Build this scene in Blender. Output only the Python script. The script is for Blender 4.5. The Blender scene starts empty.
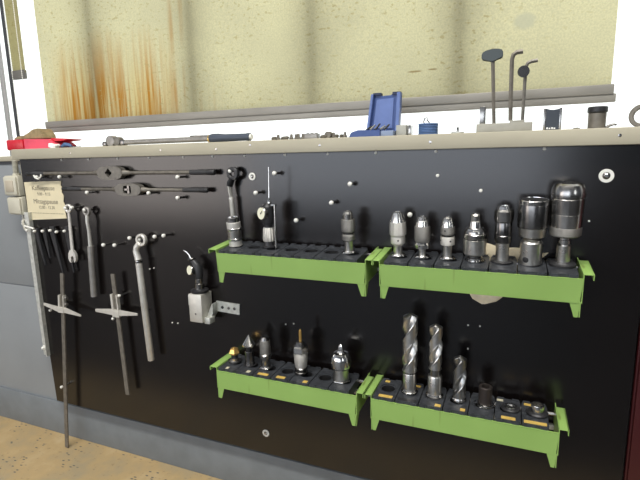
import bpy, bmesh, math, random
from mathutils import Vector, Matrix
random.seed(7)
SC = bpy.context.scene
COL = SC.collection
PI = math.pi

# ------------------------------------------------------------------ camera
def make_camera():
    yaw, pitch, roll, f = 0.39341, 0.17558, -0.01966, 465.18
    cy, sy, cp, sp = math.cos(yaw), math.sin(yaw), math.cos(pitch), math.sin(pitch)
    fw = Vector((-sy * cp, cy * cp, -sp)); rt = Vector((cy, sy, 0)); up = rt.cross(fw)
    cr, sr = math.cos(roll), math.sin(roll)
    r2 = rt * cr + up * sr; u2 = up * cr - rt * sr
    cd = bpy.data.cameras.new('camera'); cam = bpy.data.objects.new('camera', cd); COL.objects.link(cam)
    m = Matrix((r2, u2, -fw)).transposed().to_4x4(); m.translation = Vector((1.19676, -1.238, 1.16289))
    cam.matrix_world = m
    cd.sensor_width = 36; cd.lens = f * 36 / 640; cd.clip_start = 0.02; cd.clip_end = 60
    SC.camera = cam
make_camera()

# ------------------------------------------------------------------ world: bright overcast outside (+y), dim workshop behind the viewer (-y)
SKY, HALL = 1.7, 0.32
def make_world():
    w = bpy.data.worlds.new('world'); SC.world = w; w.use_nodes = True
    nt = w.node_tree; nt.nodes.clear(); N = nt.nodes.new; L = nt.links.new
    tc = N('ShaderNodeTexCoord'); sep = N('ShaderNodeSeparateXYZ'); L(tc.outputs['Generated'], sep.inputs[0])
    mr = N('ShaderNodeMapRange'); mr.inputs['From Min'].default_value = -0.02; mr.inputs['From Max'].default_value = 0.06
    L(sep.outputs['Y'], mr.inputs['Value'])
    # hall: dark below, a bright band of distant windows above the horizon, dim ceiling
    hc = N('ShaderNodeValToRGB'); L(sep.outputs['Z'], hc.inputs[0])
    mzz = N('ShaderNodeMapRange'); mzz.inputs['From Min'].default_value = -0.5; mzz.inputs['From Max'].default_value = 0.8
    L(sep.outputs['Z'], mzz.inputs['Value']); L(mzz.outputs[0], hc.inputs[0])
    e = hc.color_ramp.elements
    def cc(k): return (0.92 * k * HALL, 1.0 * k * HALL, 1.14 * k * HALL, 1)
    e[0].position = 0.0; e[0].color = cc(0.05); e[1].position = 1.0; e[1].color = cc(0.35)
    for p, k in ((0.30, 0.08), (0.40, 1.0), (0.62, 1.0), (0.74, 0.35)):
        q = e.new(p); q.color = cc(k)
    # the hall is brighter on the left, where its own windows are
    mxx = N('ShaderNodeMapRange'); mxx.inputs['From Min'].default_value = 0.55; mxx.inputs['From Max'].default_value = -0.55
    mxx.inputs['To Min'].default_value = 0.35; mxx.inputs['To Max'].default_value = 1.25; L(sep.outputs['X'], mxx.inputs['Value'])
    hs = N('ShaderNodeVectorMath'); hs.operation = 'SCALE'; L(hc.outputs[0], hs.inputs[0]); L(mxx.outputs[0], hs.inputs['Scale'])
    mx = N('ShaderNodeMix'); mx.data_type = 'RGBA'; mx.inputs[7].default_value = (SKY, SKY, SKY, 1)
    L(mr.outputs[0], mx.inputs[0]); L(hs.outputs[0], mx.inputs[6])
    bg = N('ShaderNodeBackground'); L(mx.outputs[2], bg.inputs['Color'])
    out = N('ShaderNodeOutputWorld'); L(bg.outputs[0], out.inputs['Surface'])
make_world()

def area(name, loc, target, sx, sy, power, col=(1, 1, 1)):
    d = bpy.data.lights.new(name, 'AREA'); d.shape = 'RECTANGLE'; d.size = sx; d.size_y = sy; d.energy = power; d.color = col
    o = bpy.data.objects.new(name, d); COL.objects.link(o); o.location = loc
    o.rotation_euler = (Vector(target) - Vector(loc)).to_track_quat('-Z', 'Y').to_euler()
    return o
area('hall_window_and_glint', (-3.6, -4.2, 1.28), (-3.6, 0, 1.28), 2.9, 1.7, 62, (1.0, 0.90, 0.84))
area('hall_window_and_glint', (-0.25, -4.2, 1.36), (-0.25, 0, 1.36), 3.7, 1.5, 56, (0.90, 0.96, 1.06))
area('hall_window_and_glint', (4.2, -3.6, 1.9), (1.0, 0, 0.9), 0.7, 1.4, 14, (0.95, 0.98, 1.0))  # added lamp for a highlight on the chucks' right, no known window
area('ceiling_light', (1.0, -2.1, 4.5), (0.9, -0.9, 0.4), 3.2, 0.45, 235, (1.0, 0.97, 0.92))
SC.view_settings.view_transform = 'Standard'; SC.view_settings.look = 'None'
SC.view_settings.exposure = 0.0; SC.view_settings.gamma = 1.0; SC.view_settings.use_curve_mapping = False

# ------------------------------------------------------------------ materials
def srgb(r, g, b):
    f = lambda c: (c / 255 / 12.92) if c <= 10 else ((c / 255 + 0.055) / 1.055) ** 2.4
    return (f(r), f(g), f(b), 1)
MATS = {}
def mat(name, col, rough=0.5, metal=0.0, spec=0.5, noise=0.0, nscale=20, bump=0.0, bscale=200, stretch=(1, 1, 1), rough_var=0.0):
    if name in MATS: return MATS[name]
    m = bpy.data.materials.new(name); m.use_nodes = True; nt = m.node_tree
    b = nt.nodes['Principled BSDF']; N = nt.nodes.new; L = nt.links.new
    b.inputs['Base Color'].default_value = col; b.inputs['Roughness'].default_value = rough
    b.inputs['Metallic'].default_value = metal; b.inputs['Specular IOR Level'].default_value = spec
    if noise or bump or rough_var:
        tc = N('ShaderNodeTexCoord'); mp = N('ShaderNodeMapping'); mp.inputs['Scale'].default_value = stretch
        L(tc.outputs['Object'], mp.inputs['Vector'])
    if noise:
        n = N('ShaderNodeTexNoise'); n.inputs['Scale'].default_value = nscale; n.inputs['Detail'].default_value = 5
        L(mp.outputs[0], n.inputs['Vector'])
        mx = N('ShaderNodeMix'); mx.data_type = 'RGBA'
        k1, k2 = 1 - noise, 1 + noise
        mx.inputs[6].default_value = tuple(c * k1 for c in col[:3]) + (1,); mx.inputs[7].default_value = tuple(min(1, c * k2) for c in col[:3]) + (1,)
        mr = N('ShaderNodeMapRange'); mr.inputs['From Min'].default_value = 0.3; mr.inputs['From Max'].default_value = 0.7
        L(n.outputs['Fac'], mr.inputs['Value']); L(mr.outputs[0], mx.inputs[0]); L(mx.outputs[2], b.inputs['Base Color'])
    if rough_var:
        n3 = N('ShaderNodeTexNoise'); n3.inputs['Scale'].default_value = 35; L(mp.outputs[0], n3.inputs['Vector'])
        m3 = N('ShaderNodeMapRange'); m3.inputs['To Min'].default_value = max(0.05, rough - rough_var); m3.inputs['To Max'].default_value = rough + rough_var
        L(n3.outputs['Fac'], m3.inputs['Value']); L(m3.outputs[0], b.inputs['Roughness'])
    if bump:
        n2 = N('ShaderNodeTexNoise'); n2.inputs['Scale'].default_value = bscale; n2.inputs['Detail'].default_value = 3
        L(mp.outputs[0], n2.inputs['Vector'])
        bp = N('ShaderNodeBump'); bp.inputs['Strength'].default_value = bump; bp.inputs['Distance'].default_value = 0.002
        L(n2.outputs['Fac'], bp.inputs['Height']); L(bp.outputs[0], b.inputs['Normal'])
    MATS[name] = m
    return m

STEEL = mat('bright_steel', (0.66, 0.645, 0.61, 1), 0.20, 1.0, noise=0.12, nscale=60, rough_var=0.08)
CHROME = mat('polished_chrome', (0.72, 0.71, 0.69, 1), 0.16, 1.0, rough_var=0.05)
SATIN = mat('satin_steel', (0.70, 0.68, 0.63, 1), 0.30, 1.0, noise=0.15, nscale=50, rough_var=0.08)
DARKSTEEL = mat('dark_steel', (0.19, 0.185, 0.18, 1), 0.24, 1.0, noise=0.2, nscale=40, rough_var=0.1)
GREYSTEEL = mat('grey_steel', (0.36, 0.35, 0.335, 1), 0.24, 1.0, noise=0.18, nscale=45, rough_var=0.1)
OXIDE = mat('black_oxide_steel', (0.028, 0.028, 0.03, 1), 0.42, 0.35, noise=0.2, nscale=60)
GALV = mat('galvanised_steel', (0.55, 0.56, 0.52, 1), 0.5, 0.55, noise=0.2, nscale=60)
ALU = mat('cast_grey_metal', (0.62, 0.60, 0.54, 1), 0.5, 0.6, noise=0.1, nscale=40)
TOOLSILVER = mat('matte_silver_tool_steel', (0.60, 0.585, 0.54, 1), 0.42, 0.5, noise=0.12, nscale=50)
TOOLMID = mat('matte_grey_tool_steel', (0.26, 0.25, 0.235, 1), 0.42, 0.5, noise=0.15, nscale=50)
TOOLGREY = mat('dull_grey_tool_steel', (0.17, 0.16, 0.14, 1), 0.5, 0.55, noise=0.2, nscale=70)
GREYBAR = mat('old_grey_bar_steel', (0.17, 0.155, 0.13, 1), 0.5, 0.5, noise=0.25, nscale=50)
GOLD = mat('gold_coated_carbide', (0.75, 0.47, 0.15, 1), 0.3, 0.9)
BLACKP = mat('black_plastic', (0.034, 0.037, 0.042, 1), 0.38, noise=0.4, nscale=90, bump=0.35, bscale=180)
BLACKR = mat('black_rubber_and_hole_shade', (0.012, 0.012, 0.013, 1), 0.6)
CREAM = mat('cream_plastic_and_highlight', (0.75, 0.74, 0.68, 1), 0.35)
YELLOW = mat('yellow_label_paper', srgb(196, 165, 84), 0.6, noise=0.15, nscale=120)
PALELABEL = mat('worn_white_label', srgb(190, 185, 160), 0.6, noise=0.15, nscale=120)
BEIGE = mat('beige_edge_laminate', srgb(168, 162, 142), 0.55, noise=0.06, nscale=18, bump=0.05, bscale=90, stretch=(0.25, 1, 1))
GREYWALL = mat('grey_painted_panel', srgb(130, 134, 136), 0.55, noise=0.05, nscale=6)
SKIRT = mat('grey_painted_skirting', srgb(108, 114, 118), 0.5, noise=0.10, nscale=14)
WHITEFRAME = mat('white_painted_frame', srgb(225, 225, 222), 0.45)
GREYFRAME = mat('grey_window_frame', srgb(150, 150, 148), 0.45)
DARKGASKET = mat('dark_gasket', srgb(50, 52, 55), 0.6)
BARGREY = mat('grey_blind_bar', srgb(136, 133, 126), 0.5, 0.2, noise=0.1, nscale=30, stretch=(0.3, 1, 1))
BOXGREY = mat('light_grey_switch_plastic', srgb(188, 184, 166), 0.45, noise=0.05, nscale=30)
CABLEGREY = mat('grey_cable_sheath', srgb(165, 162, 148), 0.5)
PAPER = mat('yellowed_paper', srgb(214, 203, 170), 0.7, noise=0.05, nscale=25)
INK = mat('faded_black_ink', srgb(104, 97, 84), 0.7)
RED = mat('red_plastic', srgb(196, 20, 40), 0.35, noise=0.1, nscale=20)
PINK = mat('translucent_red_cover', srgb(214, 70, 92), 0.3, noise=0.1, nscale=20)
BROWNRAG = mat('brown_rag_cloth', srgb(140, 126, 92), 0.9, noise=0.25, nscale=60, bump=0.4, bscale=90)
WHITEP = mat('white_paper', srgb(230, 230, 226), 0.7)
BLUE = mat('blue_plastic', srgb(46, 70, 124), 0.4, noise=0.08, nscale=30)
BLUEIN = mat('paler_blue_plastic', srgb(92, 112, 164), 0.45, noise=0.08, nscale=30)
DKBLUE = mat('dark_blue_plastic', srgb(25, 36, 66), 0.4)
SPOOLBLUE = mat('blue_grey_thread_roll', srgb(70, 98, 140), 0.6, noise=0.3, nscale=120, stretch=(0.2, 0.2, 3))
MAROON = mat('dark_red_cabinet_paint', srgb(58, 18, 20), 0.35, spec=0.4)
CREAMPAD = mat('cream_cloth', srgb(236, 222, 190), 0.8, noise=0.15, nscale=35, bump=0.2, bscale=80)
DIAL = mat('dial_face', srgb(226, 224, 200), 0.35)

def board_material():
    m = bpy.data.materials.new('dark_brown_laminate'); m.use_nodes = True; nt = m.node_tree
    b = nt.nodes['Principled BSDF']; N = nt.nodes.new; L = nt.links.new
    tc = N('ShaderNodeTexCoord')
    n = N('ShaderNodeTexNoise'); n.inputs['Scale'].default_value = 2.2; n.inputs['Detail'].default_value = 3; L(tc.outputs['Object'], n.inputs['Vector'])
    mx = N('ShaderNodeMix'); mx.data_type = 'RGBA'
    mx.inputs[6].default_value = (0.0028, 0.0020, 0.0020, 1); mx.inputs[7].default_value = (0.0046, 0.0032, 0.0029, 1)
    L(n.outputs['Fac'], mx.inputs[0])
    # pale specks of dust and chips
    v = N('ShaderNodeTexVoronoi'); v.inputs['Scale'].default_value = 26; L(tc.outputs['Object'], v.inputs['Vector'])
    lt = N('ShaderNodeMath'); lt.operation = 'LESS_THAN'; lt.inputs[1].default_value = 0.035; L(v.outputs['Distance'], lt.inputs[0])
    n4 = N('ShaderNodeTexNoise'); n4.inputs['Scale'].default_value = 7; L(tc.outputs['Object'], n4.inputs['Vector'])
    gt = N('ShaderNodeMath'); gt.operation = 'GREATER_THAN'; gt.inputs[1].default_value = 0.60; L(n4.outputs['Fac'], gt.inputs[0])
    mu = N('ShaderNodeMath'); mu.operation = 'MULTIPLY'; L(lt.outputs[0], mu.inputs[0]); L(gt.outputs[0], mu.inputs[1])
    m2 = N('ShaderNodeMix'); m2.data_type = 'RGBA'; m2.inputs[7].default_value = (0.09, 0.08, 0.07, 1)
    L(mu.outputs[0], m2.inputs[0]); L(mx.outputs[2], m2.inputs[6]); L(m2.outputs[2], b.inputs['Base Color'])
    b.inputs['Roughness'].default_value = 0.215; b.inputs['Specular IOR Level'].default_value = 0.66
    n2 = N('ShaderNodeTexNoise'); n2.inputs['Scale'].default_value = 300; L(tc.outputs['Object'], n2.inputs['Vector'])
    bp = N('ShaderNodeBump'); bp.inputs['Strength'].default_value = 0.05; bp.inputs['Distance'].default_value = 0.001
    L(n2.outputs['Fac'], bp.inputs['Height']); L(bp.outputs[0], b.inputs['Normal'])
    return m
BOARD = board_material()

def green_material():
    m = bpy.data.materials.new('green_enamel'); m.use_nodes = True; nt = m.node_tree
    b = nt.nodes['Principled BSDF']; N = nt.nodes.new; L = nt.links.new
    tc = N('ShaderNodeTexCoord')
    n = N('ShaderNodeTexNoise'); n.inputs['Scale'].default_value = 9; n.inputs['Detail'].default_value = 4; L(tc.outputs['Object'], n.inputs['Vector'])
    mx = N('ShaderNodeMix'); mx.data_type = 'RGBA'; mx.inputs[6].default_value = srgb(129, 161, 84); mx.inputs[7].default_value = srgb(144, 178, 97)
    L(n.outputs['Fac'], mx.inputs[0])
    # thin rusty scratch lines running down the metal
    mp = N('ShaderNodeMapping'); mp.inputs['Scale'].default_value = (1, 0.2, 0.10); L(tc.outputs['Object'], mp.inputs['Vector'])
    n3 = N('ShaderNodeTexNoise'); n3.inputs['Scale'].default_value = 48; n3.inputs['Detail'].default_value = 1; L(mp.outputs[0], n3.inputs['Vector'])
    gt = N('ShaderNodeMapRange'); gt.inputs['From Min'].default_value = 0.70; gt.inputs['From Max'].default_value = 0.78; gt.inputs['To Max'].default_value = 0.7
    L(n3.outputs['Fac'], gt.inputs['Value'])
    m2 = N('ShaderNodeMix'); m2.data_type = 'RGBA'; m2.inputs[7].default_value = srgb(96, 100, 44)
    L(gt.outputs[0], m2.inputs[0]); L(mx.outputs[2], m2.inputs[6]); L(m2.outputs[2], b.inputs['Base Color'])
    b.inputs['Roughness'].default_value = 0.4
    return m
GREEN = green_material()

def knurl_material(name, col, metal, rough, scale=900):
    m = bpy.data.materials.new(name); m.use_nodes = True; nt = m.node_tree
    b = nt.nodes['Principled BSDF']; N = nt.nodes.new; L = nt.links.new
    b.inputs['Base Color'].default_value = col; b.inputs['Metallic'].default_value = metal; b.inputs['Roughness'].default_value = rough
    tc = N('ShaderNodeTexCoord'); hs = []
    for d in ('X', 'Z'):
        w = N('ShaderNodeTexWave'); w.bands_direction = d; w.inputs['Scale'].default_value = scale / 6; L(tc.outputs['Object'], w.inputs['Vector']); hs.append(w)
    mu = N('ShaderNodeMath'); mu.operation = 'MULTIPLY'; L(hs[0].outputs['Fac'], mu.inputs[0]); L(hs[1].outputs['Fac'], mu.inputs[1])
    bp = N('ShaderNodeBump'); bp.inputs['Strength'].default_value = 0.7; bp.inputs['Distance'].default_value = 0.001
    L(mu.outputs[0], bp.inputs['Height']); L(bp.outputs[0], b.inputs['Normal'])
    return m
KNURL = knurl_material('knurled_bright_steel', (0.68, 0.66, 0.61, 1), 0.85, 0.42)
KNURLDK = knurl_material('knurled_dark_steel', (0.30, 0.29, 0.27, 1), 0.9, 0.42)
KNURLBK = knurl_material('knurled_black_grip', (0.05, 0.05, 0.052, 1), 0.4, 0.5)

def floor_material():
    m = bpy.data.materials.new('worn_brown_concrete'); m.use_nodes = True; nt = m.node_tree
    b = nt.nodes['Principled BSDF']; N = nt.nodes.new; L = nt.links.new
    tc = N('ShaderNodeTexCoord')
    n = N('ShaderNodeTexNoise'); n.inputs['Scale'].default_value = 4.5; n.inputs['Detail'].default_value = 8; n.inputs['Roughness'].default_value = 0.65; L(tc.outputs['Object'], n.inputs['Vector'])
    cr = N('ShaderNodeValToRGB'); e = cr.color_ramp.elements
    e[0].position = 0.30; e[0].color = srgb(146, 137, 114); e[1].position = 0.52; e[1].color = srgb(172, 148, 106)
    x = e.new(0.72); x.color = srgb(186, 166, 130)
    L(n.outputs['Fac'], cr.inputs[0])
    n2 = N('ShaderNodeTexNoise'); n2.inputs['Scale'].default_value = 60; n2.inputs['Detail'].default_value = 4; L(tc.outputs['Object'], n2.inputs['Vector'])
    mr = N('ShaderNodeMapRange'); mr.inputs['From Min'].default_value = 0.62; mr.inputs['From Max'].default_value = 0.72; mr.inputs['To Max'].default_value = 0.5; L(n2.outputs['Fac'], mr.inputs['Value'])
    mx = N('ShaderNodeMix'); mx.data_type = 'RGBA'; mx.inputs[7].default_value = srgb(112, 92, 62)
    L(mr.outputs[0], mx.inputs[0]); L(cr.outputs[0], mx.inputs[6])
    # dark oily chips: stretched spots
    mp = N('ShaderNodeMapping'); mp.inputs['Scale'].default_value = (14, 30, 1); mp.inputs['Rotation'].default_value = (0, 0, 0.5); L(tc.outputs['Object'], mp.inputs['Vector'])
    v = N('ShaderNodeTexVoronoi'); v.voronoi_dimensions = '2D'; v.inputs['Scale'].default_value = 1.6; L(mp.outputs[0], v.inputs['Vector'])
    lt = N('ShaderNodeMapRange'); lt.inputs['From Min'].default_value = 0.17; lt.inputs['From Max'].default_value = 0.11; L(v.outputs['Distance'], lt.inputs['Value'])
    n5 = N('ShaderNodeTexNoise'); n5.inputs['Scale'].default_value = 6; L(tc.outputs['Object'], n5.inputs['Vector'])
    gt = N('ShaderNodeMapRange'); gt.inputs['From Min'].default_value = 0.52; gt.inputs['From Max'].default_value = 0.56; L(n5.outputs['Fac'], gt.inputs['Value'])
    mu = N('ShaderNodeMath'); mu.operation = 'MULTIPLY'; L(lt.outputs[0], mu.inputs[0]); L(gt.outputs[0], mu.inputs[1])
    m2 = N('ShaderNodeMix'); m2.data_type = 'RGBA'; m2.inputs[7].default_value = srgb(92, 90, 82)
    L(mu.outputs[0], m2.inputs[0]); L(mx.outputs[2], m2.inputs[6]); L(m2.outputs[2], b.inputs['Base Color'])
    sp = N('ShaderNodeSeparateXYZ'); L(tc.outputs['Object'], sp.inputs[0])
    far_dark = N('ShaderNodeMapRange'); far_dark.inputs['From Min'].default_value = -0.40; far_dark.inputs['From Max'].default_value = -0.62; L(sp.outputs['Y'], far_dark.inputs['Value'])
    m3 = N('ShaderNodeMix'); m3.data_type = 'RGBA'; m3.inputs[7].default_value = srgb(42, 43, 45)  # floor out of view darkened so board and metals reflect less of it
    L(far_dark.outputs[0], m3.inputs[0]); L(m2.outputs[2], m3.inputs[6]); L(m3.outputs[2], b.inputs['Base Color'])
    b.inputs['Roughness'].default_value = 0.55
    return m

def blind_material(name='stained_translucent_blind_fabric'):
    m = bpy.data.materials.new(name); m.use_nodes = True; nt = m.node_tree; nt.nodes.clear()
    N = nt.nodes.new; L = nt.links.new
    tc = N('ShaderNodeTexCoord'); sep = N('ShaderNodeSeparateXYZ'); L(tc.outputs['Object'], sep.inputs[0])
    def math_(op, a, b_=None):
        k = N('ShaderNodeMath'); k.operation = op
        for i, s in enumerate((a, b_)):
            if s is None: continue
            if isinstance(s, (int, float)): k.inputs[i].default_value = s
            else: L(s, k.inputs[i])
        return k.outputs[0]
    def mapr(src, a, b_, c=0.0, d=1.0):
        k = N('ShaderNodeMapRange'); k.inputs['From Min'].default_value = a; k.inputs['From Max'].default_value = b_
        k.inputs['To Min'].default_value = c; k.inputs['To Max'].default_value = d; L(src, k.inputs['Value']); return k.outputs[0]
    def noise(scale, sx=1, sz=1, det=4, rough=0.5):
        mp = N('ShaderNodeMapping'); mp.inputs['Scale'].default_value = (sx, 1, sz); L(tc.outputs['Object'], mp.inputs['Vector'])
        n = N('ShaderNodeTexNoise'); n.inputs['Scale'].default_value = scale; n.inputs['Detail'].default_value = det; n.inputs['Roughness'].default_value = rough
        L(mp.outputs[0], n.inputs['Vector']); return n.outputs['Fac']
    def mixc(fac, a, b_):
        k = N('ShaderNodeMix'); k.data_type = 'RGBA'; L(fac, k.inputs[0])
        for i, s in ((6, a), (7, b_)):
            if isinstance(s, tuple): k.inputs[i].default_value = s
            else: L(s, k.inputs[i])
        return k.outputs[2]
    X, Z = sep.outputs['X'], sep.outputs['Z']
    base = mixc(mapr(noise(5, det=6), 0.3, 0.7), (0.51, 0.475, 0.30, 1), (0.60, 0.56, 0.345, 1))
    base = mixc(mapr(noise(220, det=2), 0.35, 0.65, 0.0, 0.45), base, (0.36, 0.35, 0.25, 1))            # weave and grime
    # vertical rust runs, strongest at the lower left, fading upwards
    run = mapr(noise(32, 1, 0.035, 4, 0.65), 0.40, 0.56)
    region = math_('MULTIPLY', math_('MULTIPLY', mapr(X, -0.60, -0.50), mapr(X, 0.06, -0.03)), mapr(math_('ADD', Z, math_('MULTIPLY', noise(9, 1, 0.1), 0.16)), 1.74, 1.50))
    run2 = math_('MULTIPLY', mapr(noise(34, 1, 0.03, 3), 0.50, 0.66), math_('MULTIPLY', mapr(X, 0.0, 0.04), mapr(X, 0.14, 0.08)))
    run2 = math_('MULTIPLY', run2, mapr(noise(7), 0.35, 0.6))
    run3 = math_('MULTIPLY', mapr(noise(40, 1, 0.03, 3), 0.52, 0.68), math_('MULTIPLY', mapr(Z, 1.47, 1.36), mapr(X, 0.50, 0.0)))
    rust = math_('MINIMUM', math_('ADD', math_('ADD', math_('MULTIPLY', run, region), math_('MULTIPLY', run2, 0.55)), math_('MULTIPLY', run3, 0.35)), 1.0)
    base = mixc(math_('MULTIPLY', mapr(noise(14, 1, 0.2), 0.3, 0.6, 0.1, 0.6), region), base, (0.55, 0.43, 0.17, 1))
    base = mixc(math_('MULTIPLY', rust, 0.95), base, (0.37, 0.165, 0.022, 1))
    # mould flecks
    fl = math_('MULTIPLY', mapr(noise(60, 1, 1.6, 3), 0.58, 0.66), mapr(noise(4), 0.35, 0.55))
    base = mixc(math_('MULTIPLY', fl, 0.7), base, (0.36, 0.30, 0.14, 1))
    # a few separate brown scuff marks and one round grey spot
    def spot(cx, cz, rx, rz, col, a, src):
        d = math_('SQRT', math_('ADD', math_('POWER', math_('DIVIDE', math_('SUBTRACT', X, cx), rx), 2), math_('POWER', math_('DIVIDE', math_('SUBTRACT', Z, cz), rz), 2)))
        return mixc(math_('MULTIPLY', mapr(d, 1.15, 0.7), a), src, col)
    base = spot(0.913, 1.407, 0.022, 0.003, (0.25, 0.18, 0.08, 1), 0.8, base)
    base = spot(0.965, 1.409, 0.014, 0.0025, (0.25, 0.18, 0.08, 1), 0.8, base)
    base = spot(1.205, 1.512, 0.028, 0.022, (0.42, 0.41, 0.30, 1), 0.7, base)
    df = N('ShaderNodeBsdfDiffuse'); tr = N('ShaderNodeBsdfTranslucent')
    mx = N('ShaderNodeMixShader'); mx.inputs[0].default_value = 0.72
    L(base, df.inputs[0]); L(base, tr.inputs[0]); L(df.outputs[0], mx.inputs[1]); L(tr.outputs[0], mx.inputs[2])
    out = N('ShaderNodeOutputMaterial'); L(mx.outputs[0], out.inputs[0])
    return m

def glass_material():
    m = bpy.data.materials.new('window_glass'); m.use_nodes = True; nt = m.node_tree; nt.nodes.clear()
    N = nt.nodes.new; L = nt.links.new
    t = N('ShaderNodeBsdfTransparent'); t.inputs[0].default_value = (0.95, 0.97, 0.96, 1)
    g = N('ShaderNodeBsdfGlossy'); g.inputs['Roughness'].default_value = 0.02
    lw = N('ShaderNodeLayerWeight'); lw.inputs['Blend'].default_value = 0.5
    pw = N('ShaderNodeMath'); pw.operation = 'POWER'; pw.inputs[1].default_value = 5; L(lw.outputs['Facing'], pw.inputs[0])
    fr = N('ShaderNodeMapRange'); fr.inputs['To Min'].default_value = 0.02; fr.inputs['To Max'].default_value = 0.6; L(pw.outputs[0], fr.inputs['Value'])
    mx = N('ShaderNodeMixShader'); L(fr.outputs[0], mx.inputs[0]); L(t.outputs[0], mx.inputs[1]); L(g.outputs[0], mx.inputs[2])
    out = N('ShaderNodeOutputMaterial'); L(mx.outputs[0], out.inputs[0])
    return m

# ------------------------------------------------------------------ mesh helpers
class MB:
    """collects shapes in one bmesh; coordinates minus the origin o of the thing"""
    def __init__(s, o=(0, 0, 0)):
        s.bm = bmesh.new(); s.o = Vector(o)
    def face(s, vs):
        try: s.bm.faces.new(vs)
        except ValueError: pass
    def box(s, c, d, bevel=0.0, rot=None, taper=None):
        c = Vector(c) - s.o; R = rot or Matrix.Identity(3)
        t = bmesh.new(); bmesh.ops.create_cube(t, size=1)
        for v in t.verts:
            p = Vector((v.co.x * d[0], v.co.y * d[1], v.co.z * d[2]))
            if taper and v.co.z < 0: p.x *= taper; p.y *= taper
            v.co = R @ p + c
        if bevel: bmesh.ops.bevel(t, geom=t.edges[:], offset=bevel, segments=2, affect='EDGES', profile=0.5)
        s.merge(t); return s
    def b2(s, a, b, bevel=0.0):
        a, b = Vector(a), Vector(b)
        return s.box((a + b) / 2, [abs(x) for x in (b - a)], bevel)
    def merge(s, t):
        mp = {}
        for v in t.verts: mp[v] = s.bm.verts.new(v.co)
        for f in t.faces: s.face([mp[v] for v in f.verts])
        t.free()
    def frame(s, axis):
        a = Vector(axis).normalized()
        h = Vector((0, 0, 1)) if abs(a.z) < 0.9 else Vector((1, 0, 0))
        u = h.cross(a).normalized(); return u, a.cross(u), a
    def lathe(s, prof, c=(0, 0, 0), axis=(0, 0, 1), seg=28, closed=False, rfun=None):
        """prof: (distance along axis, radius)"""
        c = Vector(c) - s.o; u, w, a = s.frame(axis); rings = []
        for (z, r) in prof:
            if r < 1e-6: rings.append([s.bm.verts.new(c + a * z)])
            else:
                rg = []
                for i in range(seg):
                    t = 2 * PI * i / seg; k = r * (rfun(t, z) if rfun else 1)
                    rg.append(s.bm.verts.new(c + a * z + (u * math.cos(t) + w * math.sin(t)) * k))
                rings.append(rg)
        n = len(rings)
        for j in range(n if closed else n - 1):
            A, B = rings[j], rings[(j + 1) % n]
            for i in range(seg):
                i2 = (i + 1) % seg
                if len(A) == 1 and len(B) == 1: continue
                if len(A) == 1: s.face([A[0], B[i2], B[i]])
                elif len(B) == 1: s.face([A[i], A[i2], B[0]])
                else: s.face([A[i], A[i2], B[i2], B[i]])
        if not closed:
            for rg, rev in ((rings[0], True), (rings[-1], False)):
                if len(rg) > 1: s.face(rg[::-1] if rev else rg)
        return s
    def cyl(s, p0, p1, r0, r1=None, seg=20):
        p0, p1 = Vector(p0), Vector(p1); r1 = r0 if r1 is None else r1; l = (p1 - p0).length
        return s.lathe([(0, r0), (l, r1)], p0, p1 - p0, seg)
    def ring(s, c, R, r, t, axis=(0, 1, 0), seg=28):
        b = min(t, R - r) * 0.18
        return s.lathe([(-t/2, r + b), (-t/2, R - b), (-t/2 + b, R), (t/2 - b, R), (t/2, R - b), (t/2, r + b), (t/2 - b, r), (-t/2 + b, r)], c, axis, seg, closed=True)
    def tube(s, pts, r, seg=10, flat=None):
        pts = [Vector(p) - s.o for p in pts]; n = len(pts)
        rs = r if isinstance(r, (list, tuple)) else [r] * n
        rings = []; pu = None
        for i, p in enumerate(pts):
            d = (pts[min(i + 1, n - 1)] - pts[max(i - 1, 0)]).normalized()
            if pu is None: u, w, _ = s.frame(d)
            else:
                u = (pu - d * pu.dot(d)).normalized(); w = d.cross(u)
            pu = u
            rg = []
            for k in range(seg):
                t = 2 * PI * k / seg
                rg.append(s.bm.verts.new(p + (u * math.cos(t) + w * math.sin(t) * (flat or 1)) * rs[i]))
            rings.append(rg)
        for A, B in zip(rings, rings[1:]):
            for k in range(seg):
                s.face([A[k], A[(k+1) % seg], B[(k+1) % seg], B[k]])
        s.face(rings[0][::-1]); s.face(rings[-1]); return s
    def prism(s, poly, y0, y1, hole=None, bevel=0.0):
        """poly: list of (x, z), extruded from y0 to y1; hole: same number of points"""
        t = bmesh.new()
        A = [t.verts.new(Vector((x, y0, z)) - s.o) for x, z in poly]; B = [t.verts.new(Vector((x, y1, z)) - s.o) for x, z in poly]; n = len(poly)
        for i in range(n): t.faces.new([A[i], A[(i+1) % n], B[(i+1) % n], B[i]])
        if hole:
            C_ = [t.verts.new(Vector((x, y0, z)) - s.o) for x, z in hole]; D = [t.verts.new(Vector((x, y1, z)) - s.o) for x, z in hole]
            for i in range(n):
                j = (i + 1) % n
                t.faces.new([C_[i], C_[j], D[j], D[i]]); t.faces.new([A[i], A[j], C_[j], C_[i]]); t.faces.new([B[i], B[j], D[j], D[i]])
        else:
            t.faces.new(A); t.faces.new(B[::-1])
            if bevel: bmesh.ops.bevel(t, geom=t.edges[:], offset=bevel, segments=2, affect='EDGES')
        bmesh.ops.recalc_face_normals(t, faces=t.faces); s.merge(t); return s
    def sphere(s, c, r, sc=(1, 1, 1), seg=16):
        t = bmesh.new(); bmesh.ops.create_uvsphere(t, u_segments=seg, v_segments=seg // 2 + 2, radius=r)
        for v in t.verts: v.co = Vector((v.co.x * sc[0], v.co.y * sc[1], v.co.z * sc[2])) + Vector(c) - s.o
        s.merge(t); return s
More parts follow.
